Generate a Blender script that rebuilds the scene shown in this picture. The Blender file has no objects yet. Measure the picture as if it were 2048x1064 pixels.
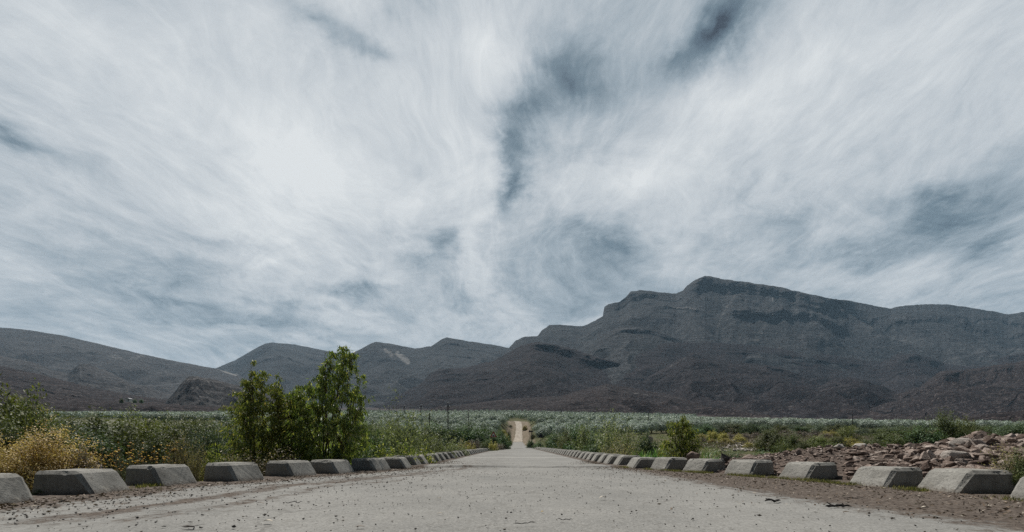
import bpy, bmesh, math, random
import numpy as np
from mathutils import Vector, Matrix

scene = bpy.context.scene
COL = scene.collection
R = math.radians
rng = np.random.default_rng(7)
random.seed(7)

# ------------------------------------------------------------------ camera
EYE = 0.82            # eye height above the bridge deck (m)
FPX, VX, VY = 910.0, 1033.0, 890.0      # focal length, road vanishing point (photo pixels)
cam = bpy.data.cameras.new("camera")
cam.sensor_width = 36.0
cam.lens = 36.0 * FPX / 2048.0
cam.shift_x = -(VX - 1024.0) / 2048.0
cam.shift_y = (VY - 532.0) / 2048.0
cam.clip_start = 0.05
cam.clip_end = 30000
camo = bpy.data.objects.new("camera", cam)
camo.location = (0, 0, EYE)
camo.rotation_euler = (R(90), 0, 0)
COL.objects.link(camo)
scene.camera = camo

# ------------------------------------------------------------------ light
SUN_EL, SUN_AZ = 60.0, -28.0            # azimuth from +Y, negative = to the left
S = Vector((math.sin(R(SUN_AZ)) * math.cos(R(SUN_EL)), math.cos(R(SUN_AZ)) * math.cos(R(SUN_EL)), math.sin(R(SUN_EL))))
sun = bpy.data.lights.new("sun", 'SUN')
sun.energy = 5.0
sun.angle = R(0.8)
sun.color = (1.0, 0.95, 0.88)
suno = bpy.data.objects.new("sun", sun)
suno.rotation_euler = (-S).to_track_quat('-Z', 'Y').to_euler()
COL.objects.link(suno)
scene.view_settings.view_transform = 'Standard'
scene.view_settings.look = 'None'
scene.view_settings.exposure = 0.0
scene.view_settings.gamma = 1.0
scene.cycles.use_denoising = False
scene.cycles.use_adaptive_sampling = False
scene.cycles.max_bounces = 6
scene.cycles.diffuse_bounces = 3
scene.cycles.transmission_bounces = 4
scene.cycles.transparent_max_bounces = 6
scene.cycles.volume_bounces = 0

# ------------------------------------------------------------------ sky
world = bpy.data.worlds.new("World")
scene.world = world
world.use_nodes = True


class NT:
    """small helper for building node trees"""
    def __init__(self, tree, clear=True):
        self.t = tree
        if clear:
            tree.nodes.clear()

    def n(self, kind, **kw):
        nd = self.t.nodes.new(kind)
        for k, v in kw.items():
            setattr(nd, k, v)
        return nd

    def link(self, a, b):
        self.t.links.new(a, b)

    def val(self, sock, v):
        if hasattr(v, 'is_output') or hasattr(v, 'links'):
            self.link(v, sock)
        else:
            sock.default_value = v

    def math(self, op, a, b=None, c=None, clamp=False):
        nd = self.n('ShaderNodeMath', operation=op, use_clamp=clamp)
        self.val(nd.inputs[0], a)
        if b is not None:
            self.val(nd.inputs[1], b)
        if c is not None:
            self.val(nd.inputs[2], c)
        return nd.outputs[0]

    def noise(self, vec, scale, detail=6, rough=.55, dist=0., lac=2.0):
        nd = self.n('ShaderNodeTexNoise')
        if vec is not None:
            self.link(vec, nd.inputs['Vector'])
        nd.inputs['Scale'].default_value = scale
        nd.inputs['Detail'].default_value = detail
        nd.inputs['Roughness'].default_value = rough
        nd.inputs['Distortion'].default_value = dist
        nd.inputs['Lacunarity'].default_value = lac
        return nd.outputs['Fac']

    def mapping(self, vec, loc=(0, 0, 0), rot=(0, 0, 0), scale=(1, 1, 1), kind='POINT'):
        nd = self.n('ShaderNodeMapping', vector_type=kind)
        self.link(vec, nd.inputs['Vector'])
        nd.inputs['Location'].default_value = loc
        nd.inputs['Rotation'].default_value = rot
        nd.inputs['Scale'].default_value = scale
        return nd.outputs[0]

    def ramp(self, fac, stops, interp='LINEAR'):
        nd = self.n('ShaderNodeValToRGB')
        cr = nd.color_ramp
        cr.interpolation = interp
        while len(cr.elements) < len(stops):
            cr.elements.new(0.5)
        for e, (p, c) in zip(cr.elements, stops):
            e.position = p
            e.color = (*c, 1) if len(c) == 3 else c
        self.link(fac, nd.inputs[0])
        return nd.outputs[0]

    def step(self, v, lo, hi):
        nd = self.n('ShaderNodeMapRange', interpolation_type='SMOOTHSTEP')
        self.val(nd.inputs[0], v)
        nd.inputs[1].default_value = lo
        nd.inputs[2].default_value = hi
        return nd.outputs[0]

    def mix(self, fac, a, b, blend='MIX'):
        nd = self.n('ShaderNodeMix', data_type='RGBA', blend_type=blend)
        self.val(nd.inputs[0], fac)
        for s, v in ((nd.inputs[6], a), (nd.inputs[7], b)):
            if isinstance(v, tuple):
                s.default_value = (*v, 1) if len(v) == 3 else v
            else:
                self.link(v, s)
        return nd.outputs[2]


def build_sky():
    w = NT(world.node_tree)
    out = w.n('ShaderNodeOutputWorld')
    tc = w.n('ShaderNodeTexCoord')
    sep = w.n('ShaderNodeSeparateXYZ')
    w.link(tc.outputs['Generated'], sep.inputs[0])
    x, y, z = sep.outputs
    sky = w.n('ShaderNodeTexSky', sky_type='NISHITA')
    sky.sun_disc = False
    sky.sun_elevation = R(SUN_EL)
    sky.sun_rotation = R(SUN_AZ)
    sky.air_density = 1.0
    sky.dust_density = 2.0
    bg_sky = w.n('ShaderNodeBackground')
    w.link(sky.outputs[0], bg_sky.inputs[0])
    bg_sky.inputs[1].default_value = 0.05
    # cloud layer: a flat sheet of cirrus high above, seen in perspective
    zz = w.math('ADD', w.math('MAXIMUM', z, 0.0), 0.16)
    u = w.math('DIVIDE', x, zz)
    v = w.math('DIVIDE', y, zz)
    comb = w.n('ShaderNodeCombineXYZ')
    w.link(u, comb.inputs[0]); w.link(v, comb.inputs[1])
    plane = comb.outputs[0]
    # broad banks of cloud by heading and elevation (tangent coordinates of the view towards +Y)
    yy = w.math('MAXIMUM', y, 0.05)
    a = w.math('DIVIDE', x, yy)
    b = w.math('DIVIDE', z, yy)
    comb2 = w.n('ShaderNodeCombineXYZ')
    w.link(a, comb2.inputs[0]); w.link(b, comb2.inputs[1])
    wob = w.n('ShaderNodeTexNoise')
    w.link(plane, wob.inputs['Vector'])
    wob.inputs['Scale'].default_value = 2.2
    wob.inputs['Detail'].default_value = 8
    wob.inputs['Roughness'].default_value = .6
    vs = w.n('ShaderNodeVectorMath', operation='SUBTRACT')
    w.link(wob.outputs['Color'], vs.inputs[0]); vs.inputs[1].default_value = (.5, .5, .5)
    vm = w.n('ShaderNodeVectorMath', operation='MULTIPLY')
    w.link(vs.outputs[0], vm.inputs[0]); vm.inputs[1].default_value = (.42, .32, 0)
    va = w.n('ShaderNodeVectorMath', operation='ADD')
    w.link(comb2.outputs[0], va.inputs[0]); w.link(vm.outputs[0], va.inputs[1])
    ab = va.outputs[0]
    banks = SKY_BANKS
    total = None
    for (cx, cy, rx, ry, ang, wt) in banks:
        m = w.mapping(ab, ((cx - VX) / FPX, (VY - cy) / FPX, 0), (0, 0, -R(ang)), (rx * 1.5 / FPX, ry * 1.5 / FPX, 1), 'TEXTURE')
        g = w.n('ShaderNodeTexGradient', gradient_type='QUADRATIC_SPHERE')
        w.link(m, g.inputs[0])
        total = w.math('MULTIPLY_ADD', g.outputs['Fac'], wt, total if total is not None else 0.0)
    front = w.step(y, 0.05, 0.25)
    total = w.math('MULTIPLY', total, front)
    sw = w.n('ShaderNodeTexNoise')
    w.link(plane, sw.inputs['Vector'])
    sw.inputs['Scale'].default_value = .9
    sw.inputs['Detail'].default_value = 4
    s1 = w.n('ShaderNodeVectorMath', operation='SUBTRACT'); w.link(sw.outputs['Color'], s1.inputs[0]); s1.inputs[1].default_value = (.5, .5, .5)
    s2 = w.n('ShaderNodeVectorMath', operation='MULTIPLY'); w.link(s1.outputs[0], s2.inputs[0]); s2.inputs[1].default_value = (.62, .45, 0)
    s3 = w.n('ShaderNodeVectorMath', operation='ADD'); w.link(plane, s3.inputs[0]); w.link(s2.outputs[0], s3.inputs[1])
    plane = s3.outputs[0]
    streak = w.noise(w.mapping(plane, (3.1, .7, 0), (0, 0, R(4)), (2.0, .8, 1)), 1.6, 12, .66, 1.0)
    soft = w.noise(w.mapping(plane, (9, 2, 4), (0, 0, R(-12)), (1.1, .95, 1)), 2.4, 14, .68, .7)
    wisp = w.noise(w.mapping(plane, (1, 5, 2), (0, 0, R(-6)), (4.6, 2.4, 1)), 2.6, 10, .72, 1.0)
    c = w.math('ADD', w.math('MULTIPLY', total, .86), 0.585)
    c = w.math('MULTIPLY_ADD', w.math('SUBTRACT', streak, .5), 0.34, c)
    c = w.math('MULTIPLY_ADD', w.math('SUBTRACT', soft, .5), 0.75, c)
    c = w.math('MULTIPLY_ADD', w.math('SUBTRACT', wisp, .5), 0.30, c)
    fil = w.noise(w.mapping(plane, (4, 1, 7), (0, 0, R(16)), (2.6, .5, 1)), 2.2, 7, .6, .9)
    fil = w.math('POWER', w.math('SUBTRACT', 1.0, w.math('ABSOLUTE', w.math('MULTIPLY_ADD', fil, 2.0, -1.0))), 9.0)
    c = w.math('MULTIPLY_ADD', fil, .055, c)
    # unseen sky beside and behind the camera, dimmed to darken faces turned this way
    back = w.step(y, -0.05, 0.45)
    c = w.math('MULTIPLY', c, w.math('MULTIPLY_ADD', back, .95, .05))
    col = w.ramp(c, [(0.0, (.035, .046, .06)), (.10, (.10, .142, .178)), (.25, (.175, .235, .28)), (.45, (.36, .42, .47)), (.65, (.565, .605, .64)), (.92, (.79, .815, .825))])
    bg_c = w.n('ShaderNodeBackground')
    w.link(col, bg_c.inputs[0])
    bg_c.inputs[1].default_value = 1.0
    cover = w.math('MULTIPLY_ADD', w.step(c, 0.0, .5), .17, .83)
    mx = w.n('ShaderNodeMixShader')
    w.link(cover, mx.inputs[0]); w.link(bg_sky.outputs[0], mx.inputs[1]); w.link(bg_c.outputs[0], mx.inputs[2])
    w.link(mx.outputs[0], out.inputs[0])


SKY_BANKS = [
    (600, 290, 520, 250, 15, .34), (150, 60, 350, 180, 20, .16), (960, 110, 140, 220, 0, .30), (620, 420, 350, 140, 0, .16),
    (1500, 190, 260, 120, -35, .32), (1240, 340, 220, 70, -25, .24), (1760, 80, 400, 150, -20, .16), (1400, 430, 250, 60, -10, .12),
    (955, 480, 50, 170, -12, .24), (640, 600, 260, 50, 22, .18), (540, 510, 250, 24, 35, .14), (1900, 240, 250, 110, -25, .08),
    (100, 460, 260, 60, 8, .12),
    (1430, 50, 70, 140, 28, -.75), (1340, 125, 100, 55, -20, -.35), (1115, 150, 95, 80, 0, -.42), (1055, 240, 75, 130, 15, -.48), (1190, 150, 90, 60, 0, -.18),
    (1012, 345, 48, 110, 4, -.55), (875, 480, 90, 85, 30, -.42), (1200, 495, 125, 70, 8, -.52), (1900, 470, 330, 130, -15, -.16), (250, 620, 420, 80, 4, -.12), (1450, 600, 500, 60, 0, -.14), (1130, 550, 180, 50, 0, -.14),
    (1890, 415, 240, 55, -14, -.46), (1990, 490, 170, 45, -25, -.42), (1990, 320, 140, 60, -10, -.16),
    (630, 35, 120, 40, 38, -.36), (720, 105, 90, 36, 35, -.26), (30, 250, 170, 38, 18, -.50), (430, 465, 300, 32, 8, -.22),
    (300, 525, 330, 34, 10, -.16), (700, 570, 170, 40, 5, -.32), (330, 590, 260, 34, 8, -.30), (950, 610, 260, 40, 0, -.26),
    (480, 660, 420, 50, 0, -.22), (1680, 480, 250, 36, 5, -.22), (840, 150, 60, 60, 0, -.05), (1250, 600, 200, 60, 0, -.12),
]
build_sky()


# ------------------------------------------------------------------ helpers
def lin(px, py, Y):
    """world point seen at photo pixel (px, py) when it lies Y metres ahead"""
    return ((px - VX) / FPX * Y, Y, EYE + (VY - py) / FPX * Y)


def tag(o, label=None, cat=None, group=None, kind=None):
    if label: o['label'] = label
    if cat: o['category'] = cat
    if group: o['group'] = group
    if kind: o['kind'] = kind
    return o


def np_mesh(name, V, F, mat=None, smooth=False):
    """V (n,3); F an (m,k) int array or a list of such arrays"""
    me = bpy.data.meshes.new(name)
    V = np.asarray(V, dtype=np.float32)
    if not isinstance(F, list):
        F = [F]
    F = [np.asarray(f, dtype=np.int32) for f in F if len(f)]
    nl = sum(f.size for f in F)
    nf = sum(len(f) for f in F)
    me.vertices.add(len(V)); me.vertices.foreach_set('co', V.ravel())
    me.loops.add(nl); me.polygons.add(nf)
    me.loops.foreach_set('vertex_index', np.concatenate([f.ravel() for f in F]))
    tot = np.concatenate([np.full(len(f), f.shape[1], np.int32) for f in F])
    st = np.concatenate([[0], np.cumsum(tot)[:-1]]).astype(np.int32)
    me.polygons.foreach_set('loop_start', st)
    me.polygons.foreach_set('loop_total', tot)
    me.polygons.foreach_set('use_smooth', np.full(nf, smooth))
    me.update(calc_edges=True)
    me.validate()
    if mat: me.materials.append(mat)
    return me


def ob(name, me, parent=None, loc=(0, 0, 0), rz=0.0, scale=(1, 1, 1)):
    o = bpy.data.objects.new(name, me)
    COL.objects.link(o)
    o.parent = parent
    o.location = loc
    o.rotation_euler = (0, 0, rz)
    o.scale = scale
    return o


def attr(me, name, vals):
    at = me.attributes.new(name, 'FLOAT', 'POINT')
    at.data.foreach_set('value', np.asarray(vals, dtype=np.float32).ravel())


def grid_faces(nr, nc):
    i = np.arange(nr * nc).reshape(nr, nc)
    return np.stack([i[:-1, :-1], i[:-1, 1:], i[1:, 1:], i[1:, :-1]], -1).reshape(-1, 4)


def _hash(ix, iy, seed):
    h = (ix.astype(np.int64) * 374761393 + iy.astype(np.int64) * 668265263 + seed * 974711) & 0x7fffffff
    h = ((h ^ (h >> 13)) * 1274126177) & 0x7fffffff
    h = (h ^ (h >> 16)) & 0xffff
    return h / 65535.0


def vnoise(x, y, seed=0):
    x = np.asarray(x, float); y = np.asarray(y, float)
    ix = np.floor(x); iy = np.floor(y)
    fx = x - ix; fy = y - iy
    fx = fx * fx * (3 - 2 * fx); fy = fy * fy * (3 - 2 * fy)
    a = _hash(ix, iy, seed); b = _hash(ix + 1, iy, seed); c = _hash(ix, iy + 1, seed); d = _hash(ix + 1, iy + 1, seed)
    return (a + (b - a) * fx) * (1 - fy) + (c + (d - c) * fx) * fy


def fbm(x, y, seed=0, oct=5, rough=.5):
    s = 0; amp = 1; tot = 0
    for k in range(oct):
        s = s + amp * (vnoise(x * 2 ** k + 17 * k, y * 2 ** k - 9 * k, seed + k) - .5)
        tot += amp; amp *= rough
    return s / tot * 2


def sstep(x, a, b):
    t = np.clip((x - a) / (b - a), 0, 1)
    return t * t * (3 - 2 * t)


def tube(pts, rad, sides=5):
    pts = np.asarray(pts, float); n = len(pts)
    rad = np.broadcast_to(rad, (n,))
    d = np.gradient(pts, axis=0); d /= np.linalg.norm(d, axis=1, keepdims=True) + 1e-9
    ref = np.where(np.abs(d[:, 2:3]) > .9, np.array([[1., 0, 0]]), np.array([[0, 0, 1.]]))
    a = np.cross(d, ref); a /= np.linalg.norm(a, axis=1, keepdims=True) + 1e-9
    b = np.cross(d, a)
    th = np.arange(sides) / sides * 2 * np.pi
    V = pts[:, None] + rad[:, None, None] * (a[:, None] * np.cos(th)[None, :, None] + b[:, None] * np.sin(th)[None, :, None])
    i = np.arange(n * sides).reshape(n, sides); j = np.roll(i, -1, 1)
    F = np.stack([i[:-1], j[:-1], j[1:], i[1:]], -1).reshape(-1, 4)
    return V.reshape(-1, 3), F


class MB:
    """collects verts / quads / tris into one mesh"""
    def __init__(self):
        self.V = []; self.Q = []; self.T = []; self.n = 0

    def add(self, V, F):
        V = np.asarray(V, float).reshape(-1, 3); F = np.asarray(F, int)
        (self.Q if F.shape[1] == 4 else self.T).append(F + self.n)
        self.V.append(V); self.n += len(V)
        return self

    def tube(self, pts, rad, sides=5):
        return self.add(*tube(pts, rad, sides))

    def box(self, c, s, rz=0.0):
        x, y, z = np.array(s) / 2
        V = np.array([[sx * x, sy * y, sz * z] for sz in (-1, 1) for sx, sy in ((-1, -1), (1, -1), (1, 1), (-1, 1))])
        cs, sn = math.cos(rz), math.sin(rz)
        V = np.stack([V[:, 0] * cs - V[:, 1] * sn, V[:, 0] * sn + V[:, 1] * cs, V[:, 2]], 1) + np.array(c)
        return self.add(V, [[3, 2, 1, 0], [4, 5, 6, 7], [0, 1, 5, 4], [1, 2, 6, 5], [2, 3, 7, 6], [3, 0, 4, 7]])

    def prism(self, poly, y0, y1):
        """poly in (x, z), extruded along y"""
        n = len(poly)
        V = [(p[0], y0, p[1]) for p in poly] + [(p[0], y1, p[1]) for p in poly]
        for k in range(n):
            self.add([V[k], V[(k + 1) % n], V[n + (k + 1) % n], V[n + k]], [[0, 1, 2, 3]])
        for off, fl in ((0, 1), (n, -1)):
            c = np.mean(V[off:off + n], axis=0)
            for k in range(n):
                t = [V[off + k], V[off + (k + 1) % n], c]
                self.add(t, [[0, 2, 1] if fl > 0 else [0, 1, 2]])
        return self

    def mesh(self, name, mat=None, smooth=False):
        F = []
        if self.Q: F.append(np.concatenate(self.Q))
        if self.T: F.append(np.concatenate(self.T))
        return np_mesh(name, np.concatenate(self.V), F, mat, smooth)


# ------------------------------------------------------------------ materials
def material(name):
    m = bpy.data.materials.new(name)
    m.use_nodes = True
    t = NT(m.node_tree)
    out = t.n('ShaderNodeOutputMaterial')
    return m, t, out


def principled(t, out, col, rough=.9, bump=None, bump_s=.3, bump_d=.02, spec=.2, metal=0.0):
    p = t.n('ShaderNodeBsdfPrincipled')
    if isinstance(col, tuple): p.inputs['Base Color'].default_value = (*col, 1)
    else: t.link(col, p.inputs['Base Color'])
    p.inputs['Roughness'].default_value = rough
    p.inputs['Specular IOR Level'].default_value = spec
    p.inputs['Metallic'].default_value = metal
    if bump is not None:
        b = t.n('ShaderNodeBump')
        b.inputs['Strength'].default_value = bump_s
        b.inputs['Distance'].default_value = bump_d
        t.link(bump, b.inputs['Height'])
        t.link(b.outputs[0], p.inputs['Normal'])
    t.link(p.outputs[0], out.inputs[0])
    return p


def simple_mat(name, c1, c2, scale=8, rough=.85, bump=.3, dist=.01, spec=.2):
    m, t, out = material(name)
    tc = t.n('ShaderNodeTexCoord').outputs['Object']
    n1 = t.noise(tc, scale, 8, .65)
    principled(t, out, t.ramp(n1, [(.3, c1), (.7, c2)]), rough, n1, bump, dist, spec)
    return m


def leaf_mat(name, cols, trans=.35, rough=.55, spec=.2, objvar=.5):
    """cols: ramp over a random number per leaf"""
    m, t, out = material(name)
    geo = t.n('ShaderNodeNewGeometry')
    oi = t.n('ShaderNodeObjectInfo')
    col = t.ramp(geo.outputs['Random Per Island'], cols)
    hsv = t.n('ShaderNodeHueSaturation')
    t.link(col, hsv.inputs['Color'])
    t.link(t.math('MULTIPLY_ADD', oi.outputs['Random'], objvar, 1 - objvar / 2), hsv.inputs['Value'])
    t.link(t.math('MULTIPLY_ADD', oi.outputs['Random'], .03, .485), hsv.inputs['Hue'])
    p = t.n('ShaderNodeBsdfPrincipled')
    t.link(hsv.outputs[0], p.inputs['Base Color'])
    p.inputs['Roughness'].default_value = rough
    p.inputs['Specular IOR Level'].default_value = spec
    tr = t.n('ShaderNodeBsdfTranslucent')
    tcol = t.mix(1.0, hsv.outputs[0], (1.2, 1.3, .62), 'MULTIPLY')
    t.link(tcol, tr.inputs[0])
    mx = t.n('ShaderNodeMixShader')
    mx.inputs[0].default_value = trans
    t.link(p.outputs[0], mx.inputs[1]); t.link(tr.outputs[0], mx.inputs[2])
    t.link(mx.outputs[0], out.inputs[0])
    return m


def mk_concrete(name, base, dark, pale):
    m, t, out = material(name)
    tc = t.n('ShaderNodeTexCoord').outputs['Object']
    oi = t.n('ShaderNodeObjectInfo')
    off = t.n('ShaderNodeVectorMath', operation='ADD')
    sc = t.n('ShaderNodeVectorMath', operation='SCALE')
    t.link(oi.outputs['Location'], sc.inputs[0]); sc.inputs['Scale'].default_value = 1.7
    t.link(tc, off.inputs[0]); t.link(sc.outputs[0], off.inputs[1])
    v = off.outputs[0]
    big = t.noise(v, 2.2, 6, .6)
    fine = t.noise(v, 26, 10, .7)
    pit = t.noise(v, 70, 4, .6)
    streak = t.noise(t.mapping(v, scale=(7, 7, .9)), 1.6, 6, .6)
    col = t.ramp(big, [(.25, dark), (.5, base), (.75, pale)])
    col = t.mix(t.math('MULTIPLY', t.step(streak, .52, .7), .55), col, dark)
    col = t.mix(t.math('MULTIPLY', t.step(fine, .52, .68), .35), col, pale)
    col = t.mix(t.math('MULTIPLY', t.step(pit, .60, .68), .75), col, (.05, .047, .043))
    sep = t.n('ShaderNodeSeparateXYZ'); t.link(tc, sep.inputs[0])
    low = t.math('MULTIPLY_ADD', t.math('SUBTRACT', fine, .5), .35, sep.outputs[2])
    col = t.mix(t.math('MULTIPLY', t.step(low, .11, .0), .7), col, (.10, .078, .062))
    lich = t.noise(v, 5.5, 9, .72)
    col = t.mix(t.math('MULTIPLY', t.step(lich, .57, .66), .45), col, (.36, .34, .29))
    col = t.mix(t.math('MULTIPLY', t.step(lich, .42, .34), .5), col, (.085, .08, .07))
    h = t.math('MULTIPLY_ADD', fine, .6, t.math('MULTIPLY', t.step(pit, .64, .56), .4))
    principled(t, out, col, .92, h, .55, .02, .15)
    return m


M_BLOCK = mk_concrete('block_concrete', (.25, .243, .222), (.165, .158, .142), (.33, .32, .292))


def mk_road():
    m, t, out = material('road_concrete')
    tc = t.n('ShaderNodeTexCoord').outputs['Object']
    at = t.n('ShaderNodeAttribute', attribute_name='dirt').outputs['Fac']
    pl = t.n('ShaderNodeAttribute', attribute_name='pale').outputs['Fac']
    big = t.noise(tc, .5, 7, .62)
    mid = t.noise(tc, 3.5, 8, .66)
    fine = t.noise(tc, 34, 8, .72)
    agg = t.noise(tc, 95, 4, .6)
    st = t.noise(t.mapping(tc, rot=(0, 0, R(20)), scale=(5.5, .5, 1)), 1.3, 7, .65)
    col = t.ramp(big, [(.28, (.165, .164, .156)), (.5, (.218, .215, .203)), (.72, (.265, .26, .244))])
    col = t.mix(t.math('MULTIPLY', t.step(mid, .5, .72), .5), col, (.15, .145, .13))
    col = t.mix(t.math('MULTIPLY', t.step(st, .55, .75), .35), col, (.31, .3, .275))
    col = t.mix(t.math('MULTIPLY', t.step(fine, .53, .64), .75), col, (.37, .36, .335))
    col = t.mix(t.math('MULTIPLY', t.step(fine, .46, .36), .75), col, (.10, .096, .088))
    col = t.mix(t.math('MULTIPLY', t.step(agg, .58, .68), .6), col, (.1, .095, .088))
    blot = t.noise(t.mapping(tc, scale=(1, .75, 1)), 15, 9, .78)
    col = t.mix(t.math('MULTIPLY', t.step(blot, .48, .36), .55), col, (.105, .10, .09))
    col = t.mix(t.math('MULTIPLY', t.step(blot, .54, .66), .5), col, (.36, .352, .33))
    vor = t.n('ShaderNodeTexVoronoi', feature='DISTANCE_TO_EDGE')
    wv = t.n('ShaderNodeVectorMath', operation='ADD')
    nzz = t.n('ShaderNodeTexNoise'); nzz.inputs['Scale'].default_value = 1.6; nzz.inputs['Detail'].default_value = 6
    t.link(tc, nzz.inputs['Vector'])
    t.link(tc, wv.inputs[0]); t.link(nzz.outputs['Color'], wv.inputs[1])
    t.link(wv.outputs[0], vor.inputs['Vector'])
    vor.inputs['Scale'].default_value = .38
    crack = t.math('MULTIPLY', t.step(vor.outputs['Distance'], .016, .003), t.step(big, .42, .55))
    col = t.mix(t.math('MULTIPLY', crack, .32), col, (.06, .055, .05))
    col = t.mix(t.math('MULTIPLY', t.step(t.math('MULTIPLY_ADD', t.math('SUBTRACT', mid, .5), .8, pl), .3, .7), .65), col, (.42, .41, .385))
    # soil and leaf crumbs drifted over the concrete
    e = t.math('MULTIPLY_ADD', t.math('SUBTRACT', mid, .5), 1.15, at)
    e = t.math('MULTIPLY_ADD', t.math('SUBTRACT', fine, .5), .9, e)
    e = t.math('MULTIPLY_ADD', t.math('SUBTRACT', st, .5), .7, e)
    dm = t.step(e, .38, .68)
    dcol = t.ramp(t.noise(tc, 15, 8, .8), [(.32, (.026, .021, .018)), (.47, (.078, .062, .051)), (.58, (.135, .112, .094)), (.70, (.31, .27, .23))])
    col = t.mix(dm, col, dcol)
    h = t.math('ADD', t.math('MULTIPLY_ADD', fine, .5, t.math('MULTIPLY', mid, .8)), t.math('MULTIPLY', t.math('MULTIPLY', dm, fine), 1.2))
    principled(t, out, col, .93, h, .38, .022, .12)
    return m


M_ROAD = mk_road()


def mk_ground():
    m, t, out = material('ground_soil')
    tc = t.n('ShaderNodeTexCoord').outputs['Object']
    far = t.n('ShaderNodeAttribute', attribute_name='far').outputs['Fac']
    big = t.noise(tc, .05, 8, .62)
    mid = t.noise(tc, .6, 8, .66)
    fine = t.noise(tc, 9, 8, .7)
    near = t.ramp(mid, [(.3, (.085, .062, .045)), (.5, (.15, .115, .085)), (.68, (.22, .175, .135))])
    near = t.mix(t.math('MULTIPLY', t.step(fine, .5, .7), .5), near, (.26, .22, .18))
    grass = t.ramp(t.noise(tc, 1.7, 8, .7), [(.35, (.035, .042, .018)), (.65, (.10, .10, .045))])
    gr = t.n('ShaderNodeAttribute', attribute_name='green').outputs['Fac']
    near = t.mix(t.math('MAXIMUM', t.step(big, .44, .56), t.math('MULTIPLY', gr, .9)), near, grass)
    bk = t.n('ShaderNodeAttribute', attribute_name='bank').outputs['Fac']
    bank = t.ramp(t.noise(tc, .9, 8, .7), [(.34, (.075, .075, .038)), (.5, (.16, .13, .095)), (.68, (.28, .23, .185))])
    near = t.mix(t.step(t.math('MULTIPLY_ADD', t.math('SUBTRACT', mid, .5), 1.0, bk), .3, .6), near, bank)
    shale = t.ramp(t.noise(tc, .05, 9, .72), [(.3, (.030, .025, .025)), (.55, (.052, .043, .041)), (.72, (.09, .076, .066))])
    col = t.mix(far, near, shale)
    principled(t, out, col, .95, t.math('ADD', mid, fine), .6, .06, .1)
    return m


M_GROUND = mk_ground()


def mk_gravel():
    m, t, out = material('gravel_road')
    tc = t.n('ShaderNodeTexCoord').outputs['Object']
    a = t.noise(t.mapping(tc, scale=(1, .25, 1)), 1.3, 8, .68)
    b = t.noise(tc, 5, 8, .7)
    col = t.ramp(a, [(.3, (.22, .19, .155)), (.5, (.32, .285, .24)), (.7, (.42, .385, .335))])
    col = t.mix(t.math('MULTIPLY', t.step(b, .5, .7), .4), col, (.27, .235, .19))
    principled(t, out, col, .95, b, .4, .05, .1)
    return m


M_GRAVEL = mk_gravel()


def mk_mountain(name, c_dark, c_mid, c_light, speck, speck_scale, speck_amt, grain=1.0):
    m, t, out = material(name)
    tc = t.n('ShaderNodeTexCoord').outputs['Object']
    rock = t.n('ShaderNodeAttribute', attribute_name='rock').outputs['Fac']
    pale = t.n('ShaderNodeAttribute', attribute_name='pale').outputs['Fac']
    big = t.noise(tc, .0045, 7, .6)
    mid = t.noise(tc, .03 * grain, 9, .68)
    sp = t.noise(tc, speck_scale, 4, .75)
    strata = t.noise(t.mapping(tc, rot=(0, R(-9), 0), scale=(.10, .10, 1.6)), .05 * grain, 8, .68)
    col = t.ramp(t.math('MULTIPLY_ADD', big, .45, t.math('MULTIPLY', mid, .55)), [(.34, c_dark), (.5, c_mid), (.66, c_light)])
    rcol = t.ramp(strata, [(.32, tuple(v * .45 for v in c_dark)), (.5, tuple(v * .85 for v in c_dark)), (.66, tuple(v * 1.5 for v in c_light))])
    bandm = t.math('MULTIPLY', t.step(t.noise(tc, .005 * grain, 5, .6), .42, .58), .75)
    col = t.mix(t.math('MAXIMUM', t.math('MULTIPLY', rock, .9), bandm), col, rcol)
    col = t.mix(t.math('MULTIPLY', t.step(sp, .55, .63), speck_amt), col, speck)
    col = t.mix(t.math('MULTIPLY', t.step(sp, .45, .37), speck_amt * .8), col, tuple(v * .4 for v in c_dark))
    pm = t.step(t.math('MULTIPLY_ADD', t.math('SUBTRACT', mid, .5), 1.6, pale), .3, .75)
    col = t.mix(t.math('MULTIPLY', pm, .8), col, (.21, .20, .19))
    h = t.math('ADD', t.math('MULTIPLY', mid, 1.2), t.math('ADD', t.math('MULTIPLY', sp, .35), t.math('MULTIPLY', t.math('MULTIPLY', rock, strata), 1.6)))
    principled(t, out, col, .97, h, .9, 9.0 / grain, .05)
    return m


M_FAR = mk_mountain('far_mountain', (.025, .026, .029), (.038, .039, .041), (.056, .056, .058), (.14, .14, .14), .065, .6)
M_MID = mk_mountain('dark_hill', (.0130, .0108, .0122), (.0208, .0172, .0188), (.032, .027, .0285), (.095, .086, .086), .085, .6, 1.4)
M_LEFT = mk_mountain('brown_hill', (.034, .033, .035), (.051, .049, .051), (.076, .072, .071), (.17, .16, .15), .09, .65, 1.4)
M_FOOT = mk_mountain('shale_foothill', (.0165, .0135, .0145), (.027, .0215, .022), (.042, .034, .033), (.135, .115, .11), .15, .65, 2.2)

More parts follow.
